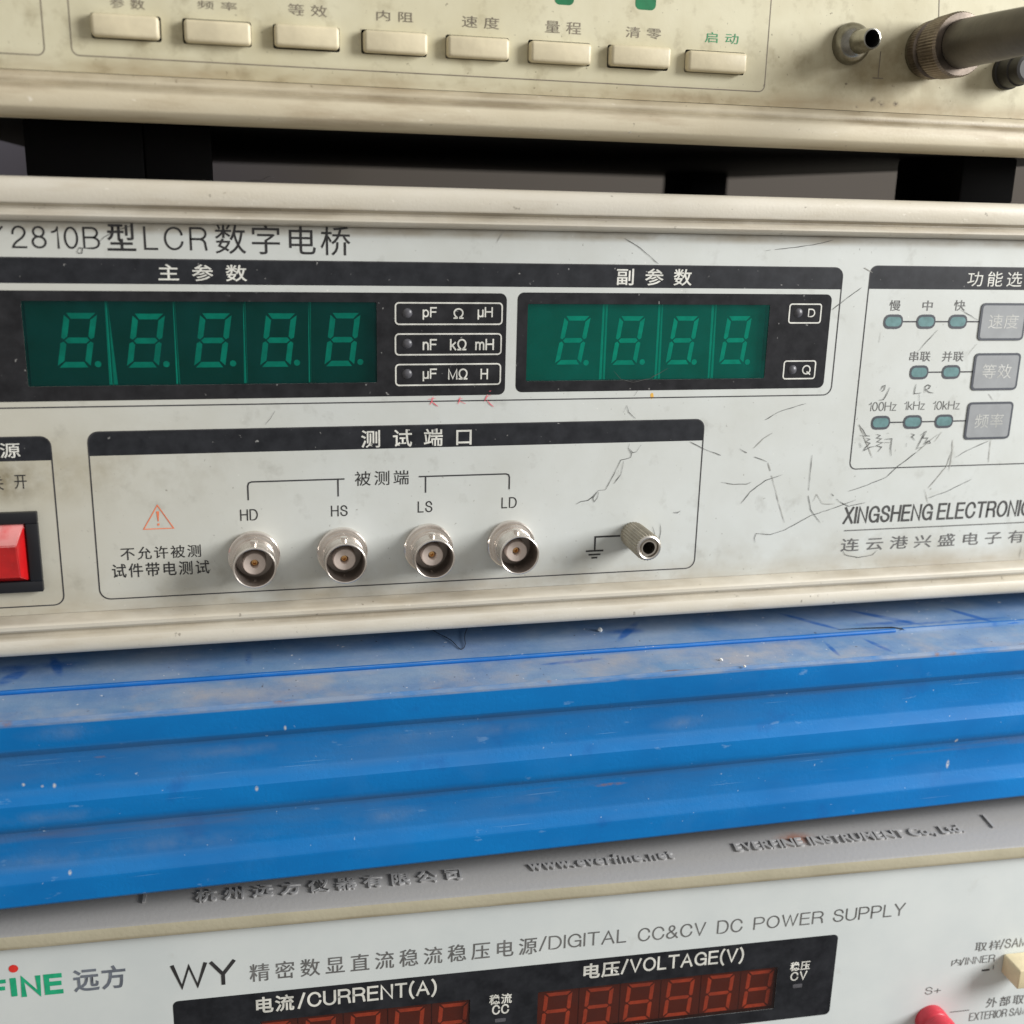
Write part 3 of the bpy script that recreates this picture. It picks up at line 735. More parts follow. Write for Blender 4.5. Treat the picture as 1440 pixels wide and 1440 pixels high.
# printed header bars and frames
hb = ((-137.38, 76.20)[0], (-33.68, 91.55)[1], (72.43, 92.77)[0], (-33.70, 97.02)[1])
tb = (-110.20, 53.46, 37.90, 58.81)
tb = ((-110.38, 55.28)[0], (-42.13, 53.42)[1], (37.78, 55.13)[0], (-42.10, 59.03)[1])
pb = ((-145.97, 54.63)[0], (-123.05, 52.70)[1], (-117.98, 53.86)[0], (-122.57, 58.25)[1])
fb = ((79.80, 94.60)[0], (102.15, 91.73)[1], (79.80, 94.60)[0] + 68, (101.32, 97.58)[1])
for r, cut in ((hb, (0, 0, 1, 1)), (tb, (0, 0, 1, 1)), (pb, (0, 0, 1, 1)), (fb, (0, 0, 1, 1))):
    sheet('header_band', 'navy', meter, [rrect(*r, 2.4, 6, cut)], Y1)
outline('printed_frame', 'line_ink', meter, [
    (hb[0], (-37.00, 64.49)[1], hb[2], hb[3], 2.4),
    (tb[0], (-42.31, 19.06)[1], tb[2], tb[3], 2.6),
    (pb[0], (-125.98, 18.33)[1], pb[2], pb[3], 2.4),
    (fb[0], (108.94, 44.44)[1], fb[2], fb[3], 2.0)], 0.28, Y2)

# lettering
latin('YY', ((-133.39, 99.01, -123.79, 103.34)), 'ink', meter, Y2, 0.098)
latin('2810B', ((-122.28, 98.85, -104.60, 103.48)), 'ink', meter, Y2, 0.098, 0.30)
text('型', ((-103.13, 98.58, -97.25, 104.37)), 'ink', meter, Y2, bold=0.007)
latin('LCR', ((-95.60, 98.87, -82.33, 103.85)), 'ink', meter, Y2, 0.098, 0.36)
text('数字电桥', ((-80.60, 98.22, -51.10, 104.74)), 'ink', meter, Y2, 1.18)
text('主参数', ((-93.02, 92.26, -74.11, 95.92)), 'white_ink', meter, Y2, 2.05, bold=0.012)
text('副参数', ((12.40, 92.11, 31.73, 96.16)), 'white_ink', meter, Y2, 2.0, bold=0.012)
text('功能选择', ((108.16, 92.57, 130.33, 96.40)), 'white_ink', meter, Y2, 1.35)
text('测试端口', ((-49.27, 53.70, -22.57, 57.99)), 'white_ink', meter, Y2, 2.05, bold=0.012)
text('电源', ((-135.05, 53.47, -124.53, 56.88)), 'white_ink', meter, Y2, 2.0, bold=0.008)
text('开', ((-126.34, 46.36, -123.81, 49.55)), 'ink', meter, Y2)
text('关', ((-131.27, 46.20, -128.63, 49.39)), 'ink', meter, Y2)
text('被测端', ((-50.82, 44.44, -37.87, 48.02)), 'ink', meter, Y2, 1.3)
for s, r in (('HD', ((-77.78, 36.90, -73.72, 39.68))), ('HS', ((-56.61, 37.09, -52.68, 39.81))), ('LS', ((-35.69, 37.24, -32.09, 40.08))), ('LD', ((-14.76, 37.50, -10.88, 40.30)))):
    latin(s, r, 'ink', meter, Y2, 0.115, 0.30)
text('不允许被测', ((-105.05, 28.49, -87.11, 31.63)), 'ink', meter, Y2, 1.2, bold=0.004)
text('试件带电测试', ((-107.19, 24.25, -85.36, 27.68)), 'ink', meter, Y2, 1.2, bold=0.008)
for s, r in (('pF', ((-34.62, 83.88, -31.26, 86.80))), ('Ω', ((-27.33, 84.09, -24.93, 86.56))), ('µH', ((-21.56, 83.89, -17.91, 86.84))),
             ('nF', ((-34.60, 76.78, -31.22, 79.39))), ('kΩ', ((-28.11, 76.71, -24.15, 79.41))), ('mH', ((-22.03, 76.71, -17.49, 79.39))),
             ('µF', ((-34.58, 69.43, -31.17, 72.45))), ('MΩ', ((-28.51, 69.76, -23.79, 72.39))), ('H', ((-20.64, 69.74, -18.81, 72.32))),
             ('D', ((63.64, 84.57, 65.60, 86.70))), ('Q', ((63.44, 69.92, 65.83, 72.45)))):
    latin(s, r, 'white_ink', meter, -0.11, 0.16, 0.24)
ub = [((-41.14, 85.43)[0], (-28.43, 82.65)[1], (-15.48, 85.48)[0], (-28.48, 87.92)[1], 1.0), ((-41.17, 78.21)[0], (-28.37, 75.56)[1], (-15.58, 78.10)[0], (-28.41, 80.74)[1], 1.0), ((-41.12, 71.22)[0], (-28.30, 68.37)[1], (-15.60, 70.96)[0], (-28.35, 73.62)[1], 1.0),
      ((58.32, 85.63)[0], (63.10, 82.97)[1], (67.36, 85.65)[0], (62.58, 87.99)[1], 0.8), ((58.14, 71.28)[0], (62.95, 68.80)[1], (67.24, 71.19)[0], (62.46, 73.66)[1], 0.8)]
for u in ub: outline('unit_frame', 'white_ink', meter, [u], 0.34, -0.11)
for c in ((-38.21, 85.38), (-38.22, 78.31), (-38.23, 71.24), (61.00, 85.63), (60.77, 71.25)):
    lathe('indicator_lamp', 'led', meter, [(-0.05, 1.15), (-0.12, 1.1), (-0.35, 0.85), (-0.5, 0.45), (-0.55, 0.05)], c[0], c[1], 20, cap1=True)
# function selector: rows of oblong lamps wired to soft keys
for (xs, y, ke) in (((1256, 1302, 1346.7), 452.3, 1384), ((1292.3, 1337.3), 523.3, 1372), ((1238.3, 1283.3, 1327.3), 593.3, 1362)):
    pass
rows = [([(87.98, 83.45), (97.49, 83.46), (106.86, 83.46)], ((113.29, 78.53, 127.16, 88.32))),
        ([(97.25, 70.28), (106.80, 70.19)], ((113.28, 65.21, 127.39, 75.16))),
        ([(87.64, 57.05), (97.14, 56.95), (106.56, 56.95)], ((113.22, 51.78, 127.25, 62.01)))]
leads = []
for lamps, key in rows:
    z = sum(p[1] for p in lamps) / len(lamps)
    ends = [p[0] for p in lamps]
    for a, b in zip(ends, ends[1:] + [key[0]]): leads.append([(a + 2.6, z), (b - (2.6 if b != key[0] else 0), z)])
    for p in lamps:
        o = sheet('function_lamp', 'key_edge', meter, [rrect(p[0] - 2.75, z - 1.85, p[0] + 2.75, z + 1.85, 1.5, 3)], -0.10)
        sheet('lamp_lens', 'teal_led', o, [rrect(p[0] - 2.3, z - 1.22, p[0] + 2.3, z + 1.22, 1.1, 3)], -0.13)
    b = bmesh.new(); kp = rrect(*key, 1.2, 4)
    kf = [b.verts.new((p[0], -0.22, p[1])) for p in kp]; kb = [b.verts.new((p[0], -0.02, p[1])) for p in kp]; b.faces.new(kf)
    for i in range(len(kp)): b.faces.new((kf[i], kf[i - 1], kb[i - 1], kb[i]))
    k = from_bm('function_key', b, 'key_edge', meter, 40)
    sheet('key_face', 'key', k, [rrect(key[0] + 0.6, key[1] + 0.6, key[2] - 0.6, key[3] - 0.6, 0.7, 4)], -0.235)
strokes('lead_lines', 'line_ink', meter, leads, 0.34, Y2)
for s, r in (('慢', ((86.40, 86.24, 89.61, 88.93))), ('中', ((95.97, 86.26, 98.91, 88.89))), ('快', ((105.20, 86.28, 108.55, 89.02))), ('串联', ((93.94, 73.07, 100.11, 75.78))), ('并联', ((103.61, 72.99, 110.02, 75.72)))):
    text(s, r, 'grey_ink', meter, Y2, 1.05, bold=0.004)
for s, r in (('100Hz', ((83.63, 60.11, 91.80, 62.53))), ('1kHz', ((94.08, 60.25, 100.25, 62.55))), ('10kHz', ((102.65, 60.12, 110.79, 62.50)))):
    latin(s, r, 'grey_ink', meter, Y2, 0.10, 0.20)
for s, r in (('速度', ((115.98, 81.64, 125.00, 85.43))), ('等效', ((116.03, 68.33, 125.00, 72.24))), ('频率', ((115.92, 54.91, 124.63, 58.80)))):
    text(s, r, 'dim_white', meter, -0.26, 1.05)
latin('XINGSHENG ELECTRONICS', ((79.64, 29.39, 141.01, 34.17)), 'dark_grey_ink', meter, Y2, 0.15, 0.26, 0.05)
text('连云港兴盛电子有限公司', ((79.84, 21.55, 158.89, 25.29)), 'grey_ink', meter, Y2, 1.6, bold=0.008)
a, b = (80.34, 27.43), (136.23, 27.61)
strokes('rule_line', 'grey_ink', meter, [[(a[0], (a[1] + b[1]) / 2), (b[0] + 18, (a[1] + b[1]) / 2)]], 0.30, Y2)
# brackets over the sockets, earth symbol, warning triangle
def br(pl): return pl
zb = (-64.05, 46.27)[1]
q = [(-75.78, 41.88), (-54.85, 42.03), (-53.29, 46.53), (-33.78, 42.21), (-35.44, 46.66), (-12.90, 42.32)]
strokes('bracket_lines', 'line_ink', meter, [
    [(q[0][0], q[0][1]), (q[0][0], zb - 0.9), (q[0][0] + 0.25, zb - 0.25), (q[0][0] + 0.9, zb), (q[2][0], zb)], [(q[1][0], q[1][1]), (q[1][0], zb)],
    [(q[4][0], zb), (q[5][0] - 0.9, zb), (q[5][0] - 0.25, zb - 0.25), (q[5][0], zb - 0.9), (q[5][0], q[5][1])], [(q[3][0], q[3][1]), (q[3][0], zb)]], 0.34, Y2)
e0, e1, e2 = (16.65, 29.05), (9.98, 28.97), (10.09, 25.26)
strokes('earth_symbol', 'ink', meter, [[(e0[0], e1[1]), (e1[0], e1[1]), (e1[0], e2[1])], [(e1[0] - 2.35, e2[1]), (e1[0] + 2.35, e2[1])], [(e1[0] - 1.6, e2[1] - 1.0), (e1[0] + 1.6, e2[1] - 1.0)], [(e1[0] - 0.8, e2[1] - 1.85), (e1[0] + 0.8, e2[1] - 1.85)]], 0.44, Y2)
t0, t1, t2 = (-96.28, 41.68), (-99.78, 35.68), (-92.75, 35.72)
tc_ = ((t1[0] + t2[0]) / 2, (t1[1] + t2[1]) / 2)
tri = [(t1[0], tc_[1]), (t2[0], tc_[1]), (tc_[0], t0[1])]
wb = bmesh.new()
inn = [(tri[0][0] + .40, tri[0][1] + .22), (tri[1][0] - .40, tri[1][1] + .22), (tri[2][0], tri[2][1] - .46)]
for i in range(3): add_poly(wb, [tri[i], tri[(i + 1) % 3], inn[(i + 1) % 3], inn[i]], Y2)
add_poly(wb, [(tc_[0] - .32, t0[1] - 1.7), (tc_[0] + .32, t0[1] - 1.7), (tc_[0] + .1, t0[1] - 4.1), (tc_[0] - .1, t0[1] - 4.1)], Y2)
add_poly(wb, disc(tc_[0], t0[1] - 4.85, .28, 12), Y2)
for v in wb.verts: v.co *= MM
me = bpy.data.meshes.new('warning_triangle'); wb.to_mesh(me); wb.free()
link('warning_triangle', me, 'orange_ink', meter)

# sockets
def test_socket(cx, cz):
    body = lathe('test_socket', 'nickel', meter, [(0.0, 6.05), (-1.3, 6.05), (-1.55, 5.8), (-1.6, 5.45), (-2.6, 5.45), (-2.75, 4.9), (-4.2, 4.9), (-4.3, 4.72), (-5.2, 4.72), (-5.3, 4.85), (-9.3, 4.85), (-9.75, 4.95), (-10.1, 4.9), (-10.2, 4.7), (-10.1, 4.5)], cx, cz, 48, smooth=30)
    lathe('bore', 'bore', body, [(-10.1, 4.5), (-9.6, 4.4), (-3.2, 4.3), (-3.1, 0.2)], cx, cz, 40, cap1=True)
    lathe('insulator', 'insul', body, [(-3.1, 2.7), (-6.7, 2.7), (-7.0, 2.5), (-7.05, 1.1), (-6.8, 1.0), (-4.6, 0.95)], cx, cz, 36)
    lathe('centre_contact', 'gold', body, [(-4.6, 0.96), (-5.9, 0.70), (-5.95, 0.40), (-5.0, 0.34), (-4.9, 0.05)], cx, cz, 20, cap1=True)
    for s in (1, -1):
        lg = bmesh.new()
        r = bmesh.ops.create_cone(lg, cap_ends=True, segments=16, radius1=0.95, radius2=0.8, depth=1.5)
        for v in r['verts']: v.co = Vector((cx + v.co.x, -5.9 + v.co.y, cz + s * (4.85 + v.co.z * 0.7)))
        from_bm('bayonet_lug', lg, 'nickel', body, 35)
sx = [(-74.95, 28.06)[0], (-54.18, 28.47)[0], (-33.17, 28.19)[0], (-12.30, 28.21)[0]]
sz = ((-75.03, 28.24)[1] + (-54.18, 28.47)[1] + (-33.17, 28.28)[1] + (-12.21, 28.30)[1]) / 4
for x in sx: test_socket(x, sz)
gp = (20.01, 29.28)
post = lathe('ground_terminal', 'post', meter, [(0.0, 3.3), (-0.8, 3.4), (-1.4, 3.4), (-11.4, 3.5), (-12.0, 3.35), (-12.2, 3.1)], gp[0], gp[1], 56, 0.26, smooth=20)
lathe('terminal_sleeve', 'post_metal', post, [(-11.2, 3.2), (-12.25, 3.12), (-12.45, 2.75), (-12.3, 2.45), (-11.4, 2.4), (-11.3, 2.0), (-12.2, 1.92), (-12.2, 1.6), (-5.0, 1.55)], gp[0], gp[1], 36)
lathe('terminal_hole', 'hole', post, [(-6.0, 1.56), (-5.9, 0.05)], gp[0], gp[1], 24, cap1=True)

# power switch
sw = ((-142.47, 33.42)[0], (-128.67, 22.38)[1], (-122.13, 32.45)[0], (-127.01, 41.20)[1])
frm = bmesh.new()
for (x0, x1, z0, z1) in ((sw[0], sw[2], sw[3] - 2.6, sw[3]), (sw[0], sw[2], sw[1], sw[1] + 2.6), (sw[0], sw[0] + 2.6, sw[1] + 2.6, sw[3] - 2.6), (sw[2] - 2.6, sw[2], sw[1] + 2.6, sw[3] - 2.6)):
    add_box(frm, x0, x1, -1.7, 0.0, z0, z1, 0.25, 2)
add_box(frm, sw[0] + 1, sw[2] - 1, -0.4, -0.1, sw[1] + 1, sw[3] - 1)
swo = from_bm('power_switch', frm, 'bezel_black', meter, 35)
x0, x1, z0, z1 = sw[0] + 2.75, sw[2] - 2.75, sw[1] + 2.75, sw[3] - 2.75
zm = z0 + (z1 - z0) * 0.70
rk = bmesh.new()
def rp(y_a, z_a, y_b, z_b, ins):
    return [rk.verts.new((x0 + ins, y_a, z_a)), rk.verts.new((x1 - ins, y_a, z_a)), rk.verts.new((x1 - ins, y_b, z_b)), rk.verts.new((x0 + ins, y_b, z_b))]
R0 = [rk.verts.new(p) for p in ((x0, -1.0, z0), (x1, -1.0, z0), (x1, -1.0, z1), (x0, -1.0, z1))]
i_ = 1.5
R1 = [rk.verts.new(p) for p in ((x0 + i_, -3.3, z0 + i_), (x1 - i_, -3.3, z0 + i_), (x1 - i_, -4.9, zm), (x0 + i_, -4.9, zm))]
R2 = [rk.verts.new(p) for p in ((x0 + .4, -1.5, z1 - .3), (x1 - .4, -1.5, z1 - .3))]
for f in ((R1[0], R1[1], R1[2], R1[3]), (R1[3], R1[2], R2[1], R2[0]), (R0[0], R0[1], R1[1], R1[0]), (R0[1], R0[2], R2[1], R1[2], R1[1]), (R0[3], R0[0], R1[0], R1[3], R2[0]), (R0[2], R0[3], R2[0], R2[1])):
    rk.faces.new(f)
bmesh.ops.bevel(rk, geom=list(rk.edges), offset=0.18, segments=2, affect='EDGES')
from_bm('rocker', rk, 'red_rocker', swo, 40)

# pencil scribbles, scratches and red ticks on the panel
dark = [[(34.04, 53.25), (38.40, 51.10), (42.77, 49.43), (43.97, 49.21)], [(47.90, 51.04), (51.03, 49.20), (55.86, 47.37)], [(43.34, 42.19), (47.03, 41.62), (50.70, 41.50), (51.86, 41.97)],
        [(49.47, 36.24), (51.89, 39.35), (55.98, 42.41), (60.58, 43.73)], [(54.46, 25.44), (54.22, 26.63), (54.58, 27.92), (58.71, 27.41), (62.72, 28.55), (69.95, 32.18), (78.07, 34.49), (82.80, 36.09)],
        [(68.58, 48.72), (68.56, 42.32), (68.68, 37.78), (69.78, 33.83), (72.96, 30.08)], [(80.41, 38.54), (85.85, 40.12), (91.27, 42.10), (94.45, 45.07), (99.66, 48.84)],
        [(75.21, 38.20), (77.92, 35.81), (80.89, 34.38), (85.74, 35.19)], [(104.69, 35.81), (109.96, 37.29), (114.80, 39.47), (117.56, 40.71)], [(80.13, 22.42), (81.39, 20.68), (85.44, 19.66), (89.68, 20.27), (90.96, 21.56)],
        [(111.50, 46.88), (114.88, 48.76), (121.11, 51.24)], [(70.26, 86.43), (73.93, 89.23), (77.93, 92.10)], [(54.20, 58.29), (57.66, 60.27), (60.24, 61.15), (65.46, 62.48)], [(96.06, 75.58), (98.47, 78.35), (101.20, 81.30)],
        [(50.65, 100.81), (59.50, 101.80), (65.85, 102.87), (68.69, 103.66)], [(107.09, 86.65), (112.80, 83.89)], [(13.93, 103.15), (17.94, 101.01), (20.78, 98.82), (22.87, 97.28)],
        [(15.86, 61.04), (16.70, 62.81), (17.29, 61.01), (19.06, 59.48)], [(19.57, 66.93), (18.43, 65.16)], [(12.74, 71.42), (14.81, 69.35), (17.93, 68.60), (22.23, 69.44), (27.06, 72.05)],
        [(17.84, 53.16), (17.60, 51.95), (18.62, 50.40), (18.36, 49.49), (15.87, 48.95), (14.17, 45.32), (12.17, 41.38), (10.29, 41.26), (8.80, 39.65), (7.59, 38.76), (5.73, 38.52), (4.51, 37.83)],
        [(10.00, 40.84), (8.82, 39.34), (9.18, 38.21), (10.07, 39.29), (10.31, 40.83)], [(21.01, 52.78), (19.85, 50.98), (18.92, 50.70), (17.72, 51.95)], [(16.52, 48.63), (16.06, 45.26), (14.30, 42.85)], [(30.77, 34.73), (32.73, 34.78)],
        [(-68.99, 62.99), (-70.12, 61.24), (-71.24, 59.87)], [(27.38, 31.85), (27.62, 29.45), (27.28, 27.06)], [(25.32, 31.14), (26.01, 29.12), (26.17, 27.91)], [(30.74, 34.58), (31.97, 34.53), (32.75, 35.01)],
        [(-109.44, 98.11), (-108.89, 99.11), (-108.18, 98.97), (-108.49, 97.98), (-109.21, 97.97), (-109.42, 98.46)], [(-104.97, 100.16), (-103.67, 101.42), (-100.67, 102.96), (-97.69, 104.01)]]
for l in dark: strokes('pencil_scratch', 'pen', meter, [l], 0.14, -0.13 - 0.004 * random.random(), True, 0.06)
faint = [[(56.22, 47.17), (58.44, 41.37), (61.22, 33.52), (62.53, 30.52)], [(103.27, 38.19), (104.88, 34.46)], [(104.32, 38.49), (108.96, 44.31), (110.65, 50.19)], [(99.66, 48.84), (102.86, 51.69), (105.47, 53.57)],
         [(121.75, 51.88), (122.05, 45.25)], [(70.24, 36.10), (71.07, 38.02), (73.09, 35.34), (76.59, 35.20)], [(136.73, 20.05), (136.54, 16.53)], [(-15.40, 104.79), (-17.30, 101.55)], [(-29.61, 104.79), (-30.16, 103.99)],
         [(109.97, 51.98), (110.35, 48.07), (110.08, 43.07)], [(104.38, 51.41), (106.33, 54.18)], [(84.69, 80.84), (84.69, 78.10)], [(113.40, 77.67), (111.32, 74.86)], [(119.07, 64.30), (120.84, 62.34)], [(76.95, 97.51), (80.49, 95.79)],
         [(81.44, 56.67), (82.78, 54.10), (86.36, 47.58)], [(51.86, 51.06), (54.30, 53.50), (56.83, 55.00)]]
for l in faint: strokes('faint_scratch', 'faint_pen', meter, [l], 0.2, -0.12 - 0.004 * random.random(), True, 0.08)
hand = [[(86.47, 65.58), (87.07, 66.76), (87.69, 66.92), (87.57, 65.74), (86.88, 65.24)], [(89.18, 66.39), (88.33, 64.20), (87.71, 63.12), (86.41, 63.04)], [(96.84, 67.15), (96.64, 65.78), (96.61, 64.59), (98.68, 64.80)], [(98.01, 64.67), (98.39, 62.67)],
        [(99.65, 64.71), (99.60, 66.43), (100.30, 66.93), (101.11, 66.58), (100.82, 65.90), (99.78, 65.67), (100.97, 64.87), (102.34, 64.68)],
        [(81.18, 56.64), (82.68, 55.06), (83.79, 53.65), (84.94, 53.45)], [(81.90, 53.69), (84.00, 53.47)], [(82.48, 50.39), (82.15, 51.61), (82.84, 50.55)], [(83.87, 52.96), (85.05, 52.58), (83.81, 51.92), (85.17, 51.54), (83.82, 50.18), (83.53, 49.49), (85.30, 50.49), (86.80, 50.63)],
        [(86.77, 53.93), (87.96, 53.55), (86.90, 52.88), (88.45, 52.67), (87.22, 51.83), (88.96, 51.62), (87.16, 50.79), (88.73, 50.40), (87.76, 49.03)], [(89.96, 54.20), (90.37, 54.02)], [(89.42, 52.48), (91.50, 52.60), (91.45, 49.98), (91.91, 47.87)], [(89.34, 51.61), (91.06, 51.57)],
        [(96.08, 51.27), (96.03, 50.21)], [(97.08, 53.86), (98.09, 53.49), (97.39, 52.98), (98.50, 51.91)], [(99.22, 49.43), (100.39, 52.21), (101.24, 54.47)], [(99.86, 53.28), (101.63, 54.46), (100.73, 52.55), (102.29, 52.52), (101.36, 50.78), (102.77, 51.80), (103.26, 51.09), (102.51, 50.93)], [(99.20, 49.60), (100.68, 50.09)]]
strokes('handwriting', 'pen', meter, hand, 0.20, -0.15, True, 0.04)
ticks = [[(-33.27, 65.13), (-31.53, 65.36)], [(-32.03, 65.78), (-32.36, 64.62), (-32.85, 63.80)], [(-32.27, 64.54), (-31.69, 63.94), (-30.85, 63.35)], [(-26.17, 65.02), (-24.91, 65.20)], [(-25.50, 65.68), (-25.66, 64.68), (-26.07, 63.85)], [(-25.58, 64.59), (-24.13, 63.90)],
         [(-18.83, 66.08), (-19.24, 65.08), (-19.56, 64.41)], [(-19.24, 65.42), (-18.06, 65.90)], [(-18.89, 64.66), (-18.19, 63.80), (-17.24, 63.03)], [(-18.50, 66.83), (-17.99, 66.91)]]
strokes('red_pen_ticks', 'red_pen', meter, ticks, 0.26, -0.14, True, 0.03)
gl = (23.18, 65.03)
sheet('glue_spot', 'amber_spot', meter, [[(gl[0] + random.uniform(.45, .95) * math.cos(k * .628) * .75, gl[1] + random.uniform(.5, .95) * math.sin(k * .628)) for k in range(10)]], -0.03)

# ------------------------------------------------------------------ upper instrument: cream tester on black feet
TX, TZ, TYAW = 75.0, 3.6, 1.0
tester = thing('bench_tester', 'yellowed cream tester with a row of blank oblong push buttons, top of the stack', 'tester', (TX, 0, TZ), TYAW)
TL, TR = -146.0, 168.0
tz0, tz1 = 20.7, 112.0
bx = [((-102.96, 27.53, -89.70, 31.82)), ((-85.00, 27.65, -71.55, 31.98)), ((-66.62, 27.68, -53.07, 32.03)), ((-48.01, 27.56, -34.17, 32.11)), ((-29.55, 27.54, -15.65, 32.04)), ((-10.82, 27.53, 3.32, 32.01)), ((7.91, 27.44, 22.32, 31.90)), ((26.82, 27.31, 41.51, 31.92))]
btm = sum(b[1] for b in bx) / 8; tpm = sum(b[3] for b in bx) / 8
btn = [(b[0], btm, b[2], tpm) for b in bx]
holed('front_panel', 'tpanel', tester, [(TL, tz0), (TR, tz0), (TR, tz1), (TL, tz1)], [list(reversed(rrect(b[0] - .24, b[1] - .24, b[2] + .24, b[3] + .24, .5, 3))) for b in btn], 0.0)
rec = bmesh.new()
for b in btn:
    add_box(rec, b[0] - 1.5, b[2] + 1.5, 3.5, 4.0, b[1] - 1.5, b[3] + 1.5)
    for (xa, xb, za, zb_) in ((b[0] - 1.5, b[0] - .24, b[1] - 1.5, b[3] + 1.5), (b[2] + .24, b[2] + 1.5, b[1] - 1.5, b[3] + 1.5), (b[0] - .24, b[2] + .24, b[1] - 1.5, b[1] - .24), (b[0] - .24, b[2] + .24, b[3] + .24, b[3] + 1.5)):
        add_box(rec, xa, xb, 0.1, 3.5, za, zb_)
from_bm('button_wells', rec, 'recess', tester)
for k, b in enumerate(btn):
    j = [random.uniform(-.12, .12) for _ in range(3)]
    box('push_button', 'button', tester, b[0] + j[0], b[2] + j[0], -2.3 + j[1], 3.4, b[1] + j[2], b[3] + j[2], 0.75, 3)
# bottom rail with a rolled lip
tr_prof = [(12, 20.7), (0.5, 20.7), (-1.0, 20.4), (-1.7, 19.7), (-2.0, 18.9), (-2.0, 18.4), (-2.6, 18.0), (-3.5, 17.7), (-3.9, 17.1), (-4.2, 15.6), (-4.3, 13.7), (-4.0, 13.15), (-2.0, 12.0), (12, 12.0)]
extrude_x('frame_rail', 'trail', tester, tr_prof, TL, TR, 35)
extrude_x('frame_rail', 'trail', tester, [(12, 112), (0, 112), (-3, 113), (-4.2, 115), (-4.2, 118), (-3, 120), (12, 120.5)], TL, TR, 35)
for a, b in ((TL - 8, TL - 0.02), (TR + 0.02, TR + 8)): box('side_post', 'trail', tester, a, b, -4.2, 12, 12, 120.4, 1.5)
box('case', 'chassis', tester, TL + 1, TR - 1, 12.02, 288, 12.05, 120, 1.0)
for (x0, x1, y0, y1, split) in ((-120.0, -80.6, 14.5, 46, -95.2), (-118, -92, 195, 226, None), (114.3, 131.2, 14.5, 46, None), (112.6, 129.6, 195, 226, None)):
    b = bmesh.new()
    if split:
        add_box(b, x0, split - .12, y0, y1, 0.05, 12.05, .5); add_box(b, split + .12, x1, y0 + .3, y1, 0.05, 12.05, .5)
    else: add_box(b, x0, x1, y0, y1, 0.05, 12.05, .8)
    from_bm('foot', b, 'rubber', tester, 35)
outline('printed_frame', 'tink', tester, [
    ((-107.32, 24.90)[0], (-35.52, 23.77)[1], (47.43, 31.67)[0], 60.0, 1.6), ((-141.61, 23.05)[0], (-118.20, 23.44)[1], (-112.28, 25.97)[0], 60.0, 1.6)], 0.24, Y1)
for s, r in (('参数', ((-99.20, 33.30, -92.44, 35.29))), ('频率', ((-81.99, 34.23, -74.05, 35.84))), ('等效', ((-63.56, 34.11, -55.44, 36.39))), ('内阻', ((-44.88, 34.15, -36.94, 36.22))), ('速度', ((-26.10, 33.90, -17.72, 36.30))), ('量程', ((-7.17, 33.88, 1.24, 36.42))), ('清零', ((11.89, 33.98, 20.49, 36.28)))):
    text(s, r, 'tink', tester, Y2, 1.65)
text('启动', ((31.33, 33.98, 39.75, 36.27)), 'green_ink', tester, Y2, 1.7)
for a, b in (((-5.23, 39.83), (-0.69, 40.11)), ((13.83, 39.98), (18.80, 40.13))):
    sheet('green_lamp', 'green_lamp', tester, [rrect(a[0], a[1], b[0], a[1] + 9.5, 1.2)], Y1)
c = (76.72, 34.49); d = (77.19, 28.39)
strokes('earth_symbol', 'tink', tester, [[(d[0], c[1]), (d[0], d[1])], [(d[0] - 1.5, d[1]), (d[0] + 1.4, d[1])], [(91.52, 47.62), (92.16, 41.76)]], 0.22, Y2)
p = (68.71, 35.65)
jk = lathe('metal_jack', 'chrome', tester, [(0.0, 4.75), (-0.9, 4.75), (-1.9, 4.5), (-3.2, 3.9), (-4.0, 3.1), (-4.4, 2.75), (-9.4, 2.35), (-9.9, 2.25), (-9.95, 1.95), (-9.7, 1.82)], p[0], p[1], 40, smooth=25)
lathe('jack_bore', 'hole', jk, [(-9.7, 1.82), (-3.0, 1.8), (-2.9, 0.1)], p[0], p[1], 30, cap1=True)
p2 = (89.93, 35.20)
lathe('cable_socket', 'chrome', tester, [(0.0, 6.2), (-1.2, 6.2), (-1.4, 5.4), (-7.6, 5.2)], p2[0], p2[1], 40, cap1=True)
p3 = (113.13, 31.63)
lathe('second_socket', 'dark_collar', tester, [(0.0, 4.3), (-1.0, 4.3), (-1.2, 3.9), (-4.8, 3.8), (-5.0, 3.5), (-8.0, 3.3), (-8.2, 2.6), (-7.4, 2.4)], p3[0], p3[1], 40, cap1=True, smooth=25)

# cable plug pushed onto the tester's socket (a thing of its own; its frame is the tester's)
plug = thing('cable_plug', 'dark grimy cable plug with a knurled ring, pushed into the cream tester at its right', 'plug', (TX, 0, TZ), TYAW)
ring_ = lathe('coupling_ring', 'gunmetal', plug, [(-1.45, 6.3), (-1.7, 6.7), (-4.2, 6.8), (-4.5, 6.2), (-6.3, 6.2), (-6.6, 7.1), (-12.6, 7.25), (-13.4, 6.9), (-13.5, 5.4)], p2[0], p2[1], 128, 0.10, smooth=18)
lathe('boot', 'boot', plug, [(-13.2, 5.0), (-13.5, 5.3), (-14.2, 5.45), (-26, 5.2), (-42, 4.7), (-45, 3.8), (-45.4, 2.6)], p2[0], p2[1], 40, smooth=35)
cx, cz = p2
tube_mesh('cable', 'boot', plug, [(cx, -44.5, cz), (cx, -60, cz), (cx + 2, -85, cz - 4), (cx + 14, -105, cz - 30), (cx + 40, -110, cz - 90), (cx + 70, -100, cz - 160)], 2.6)

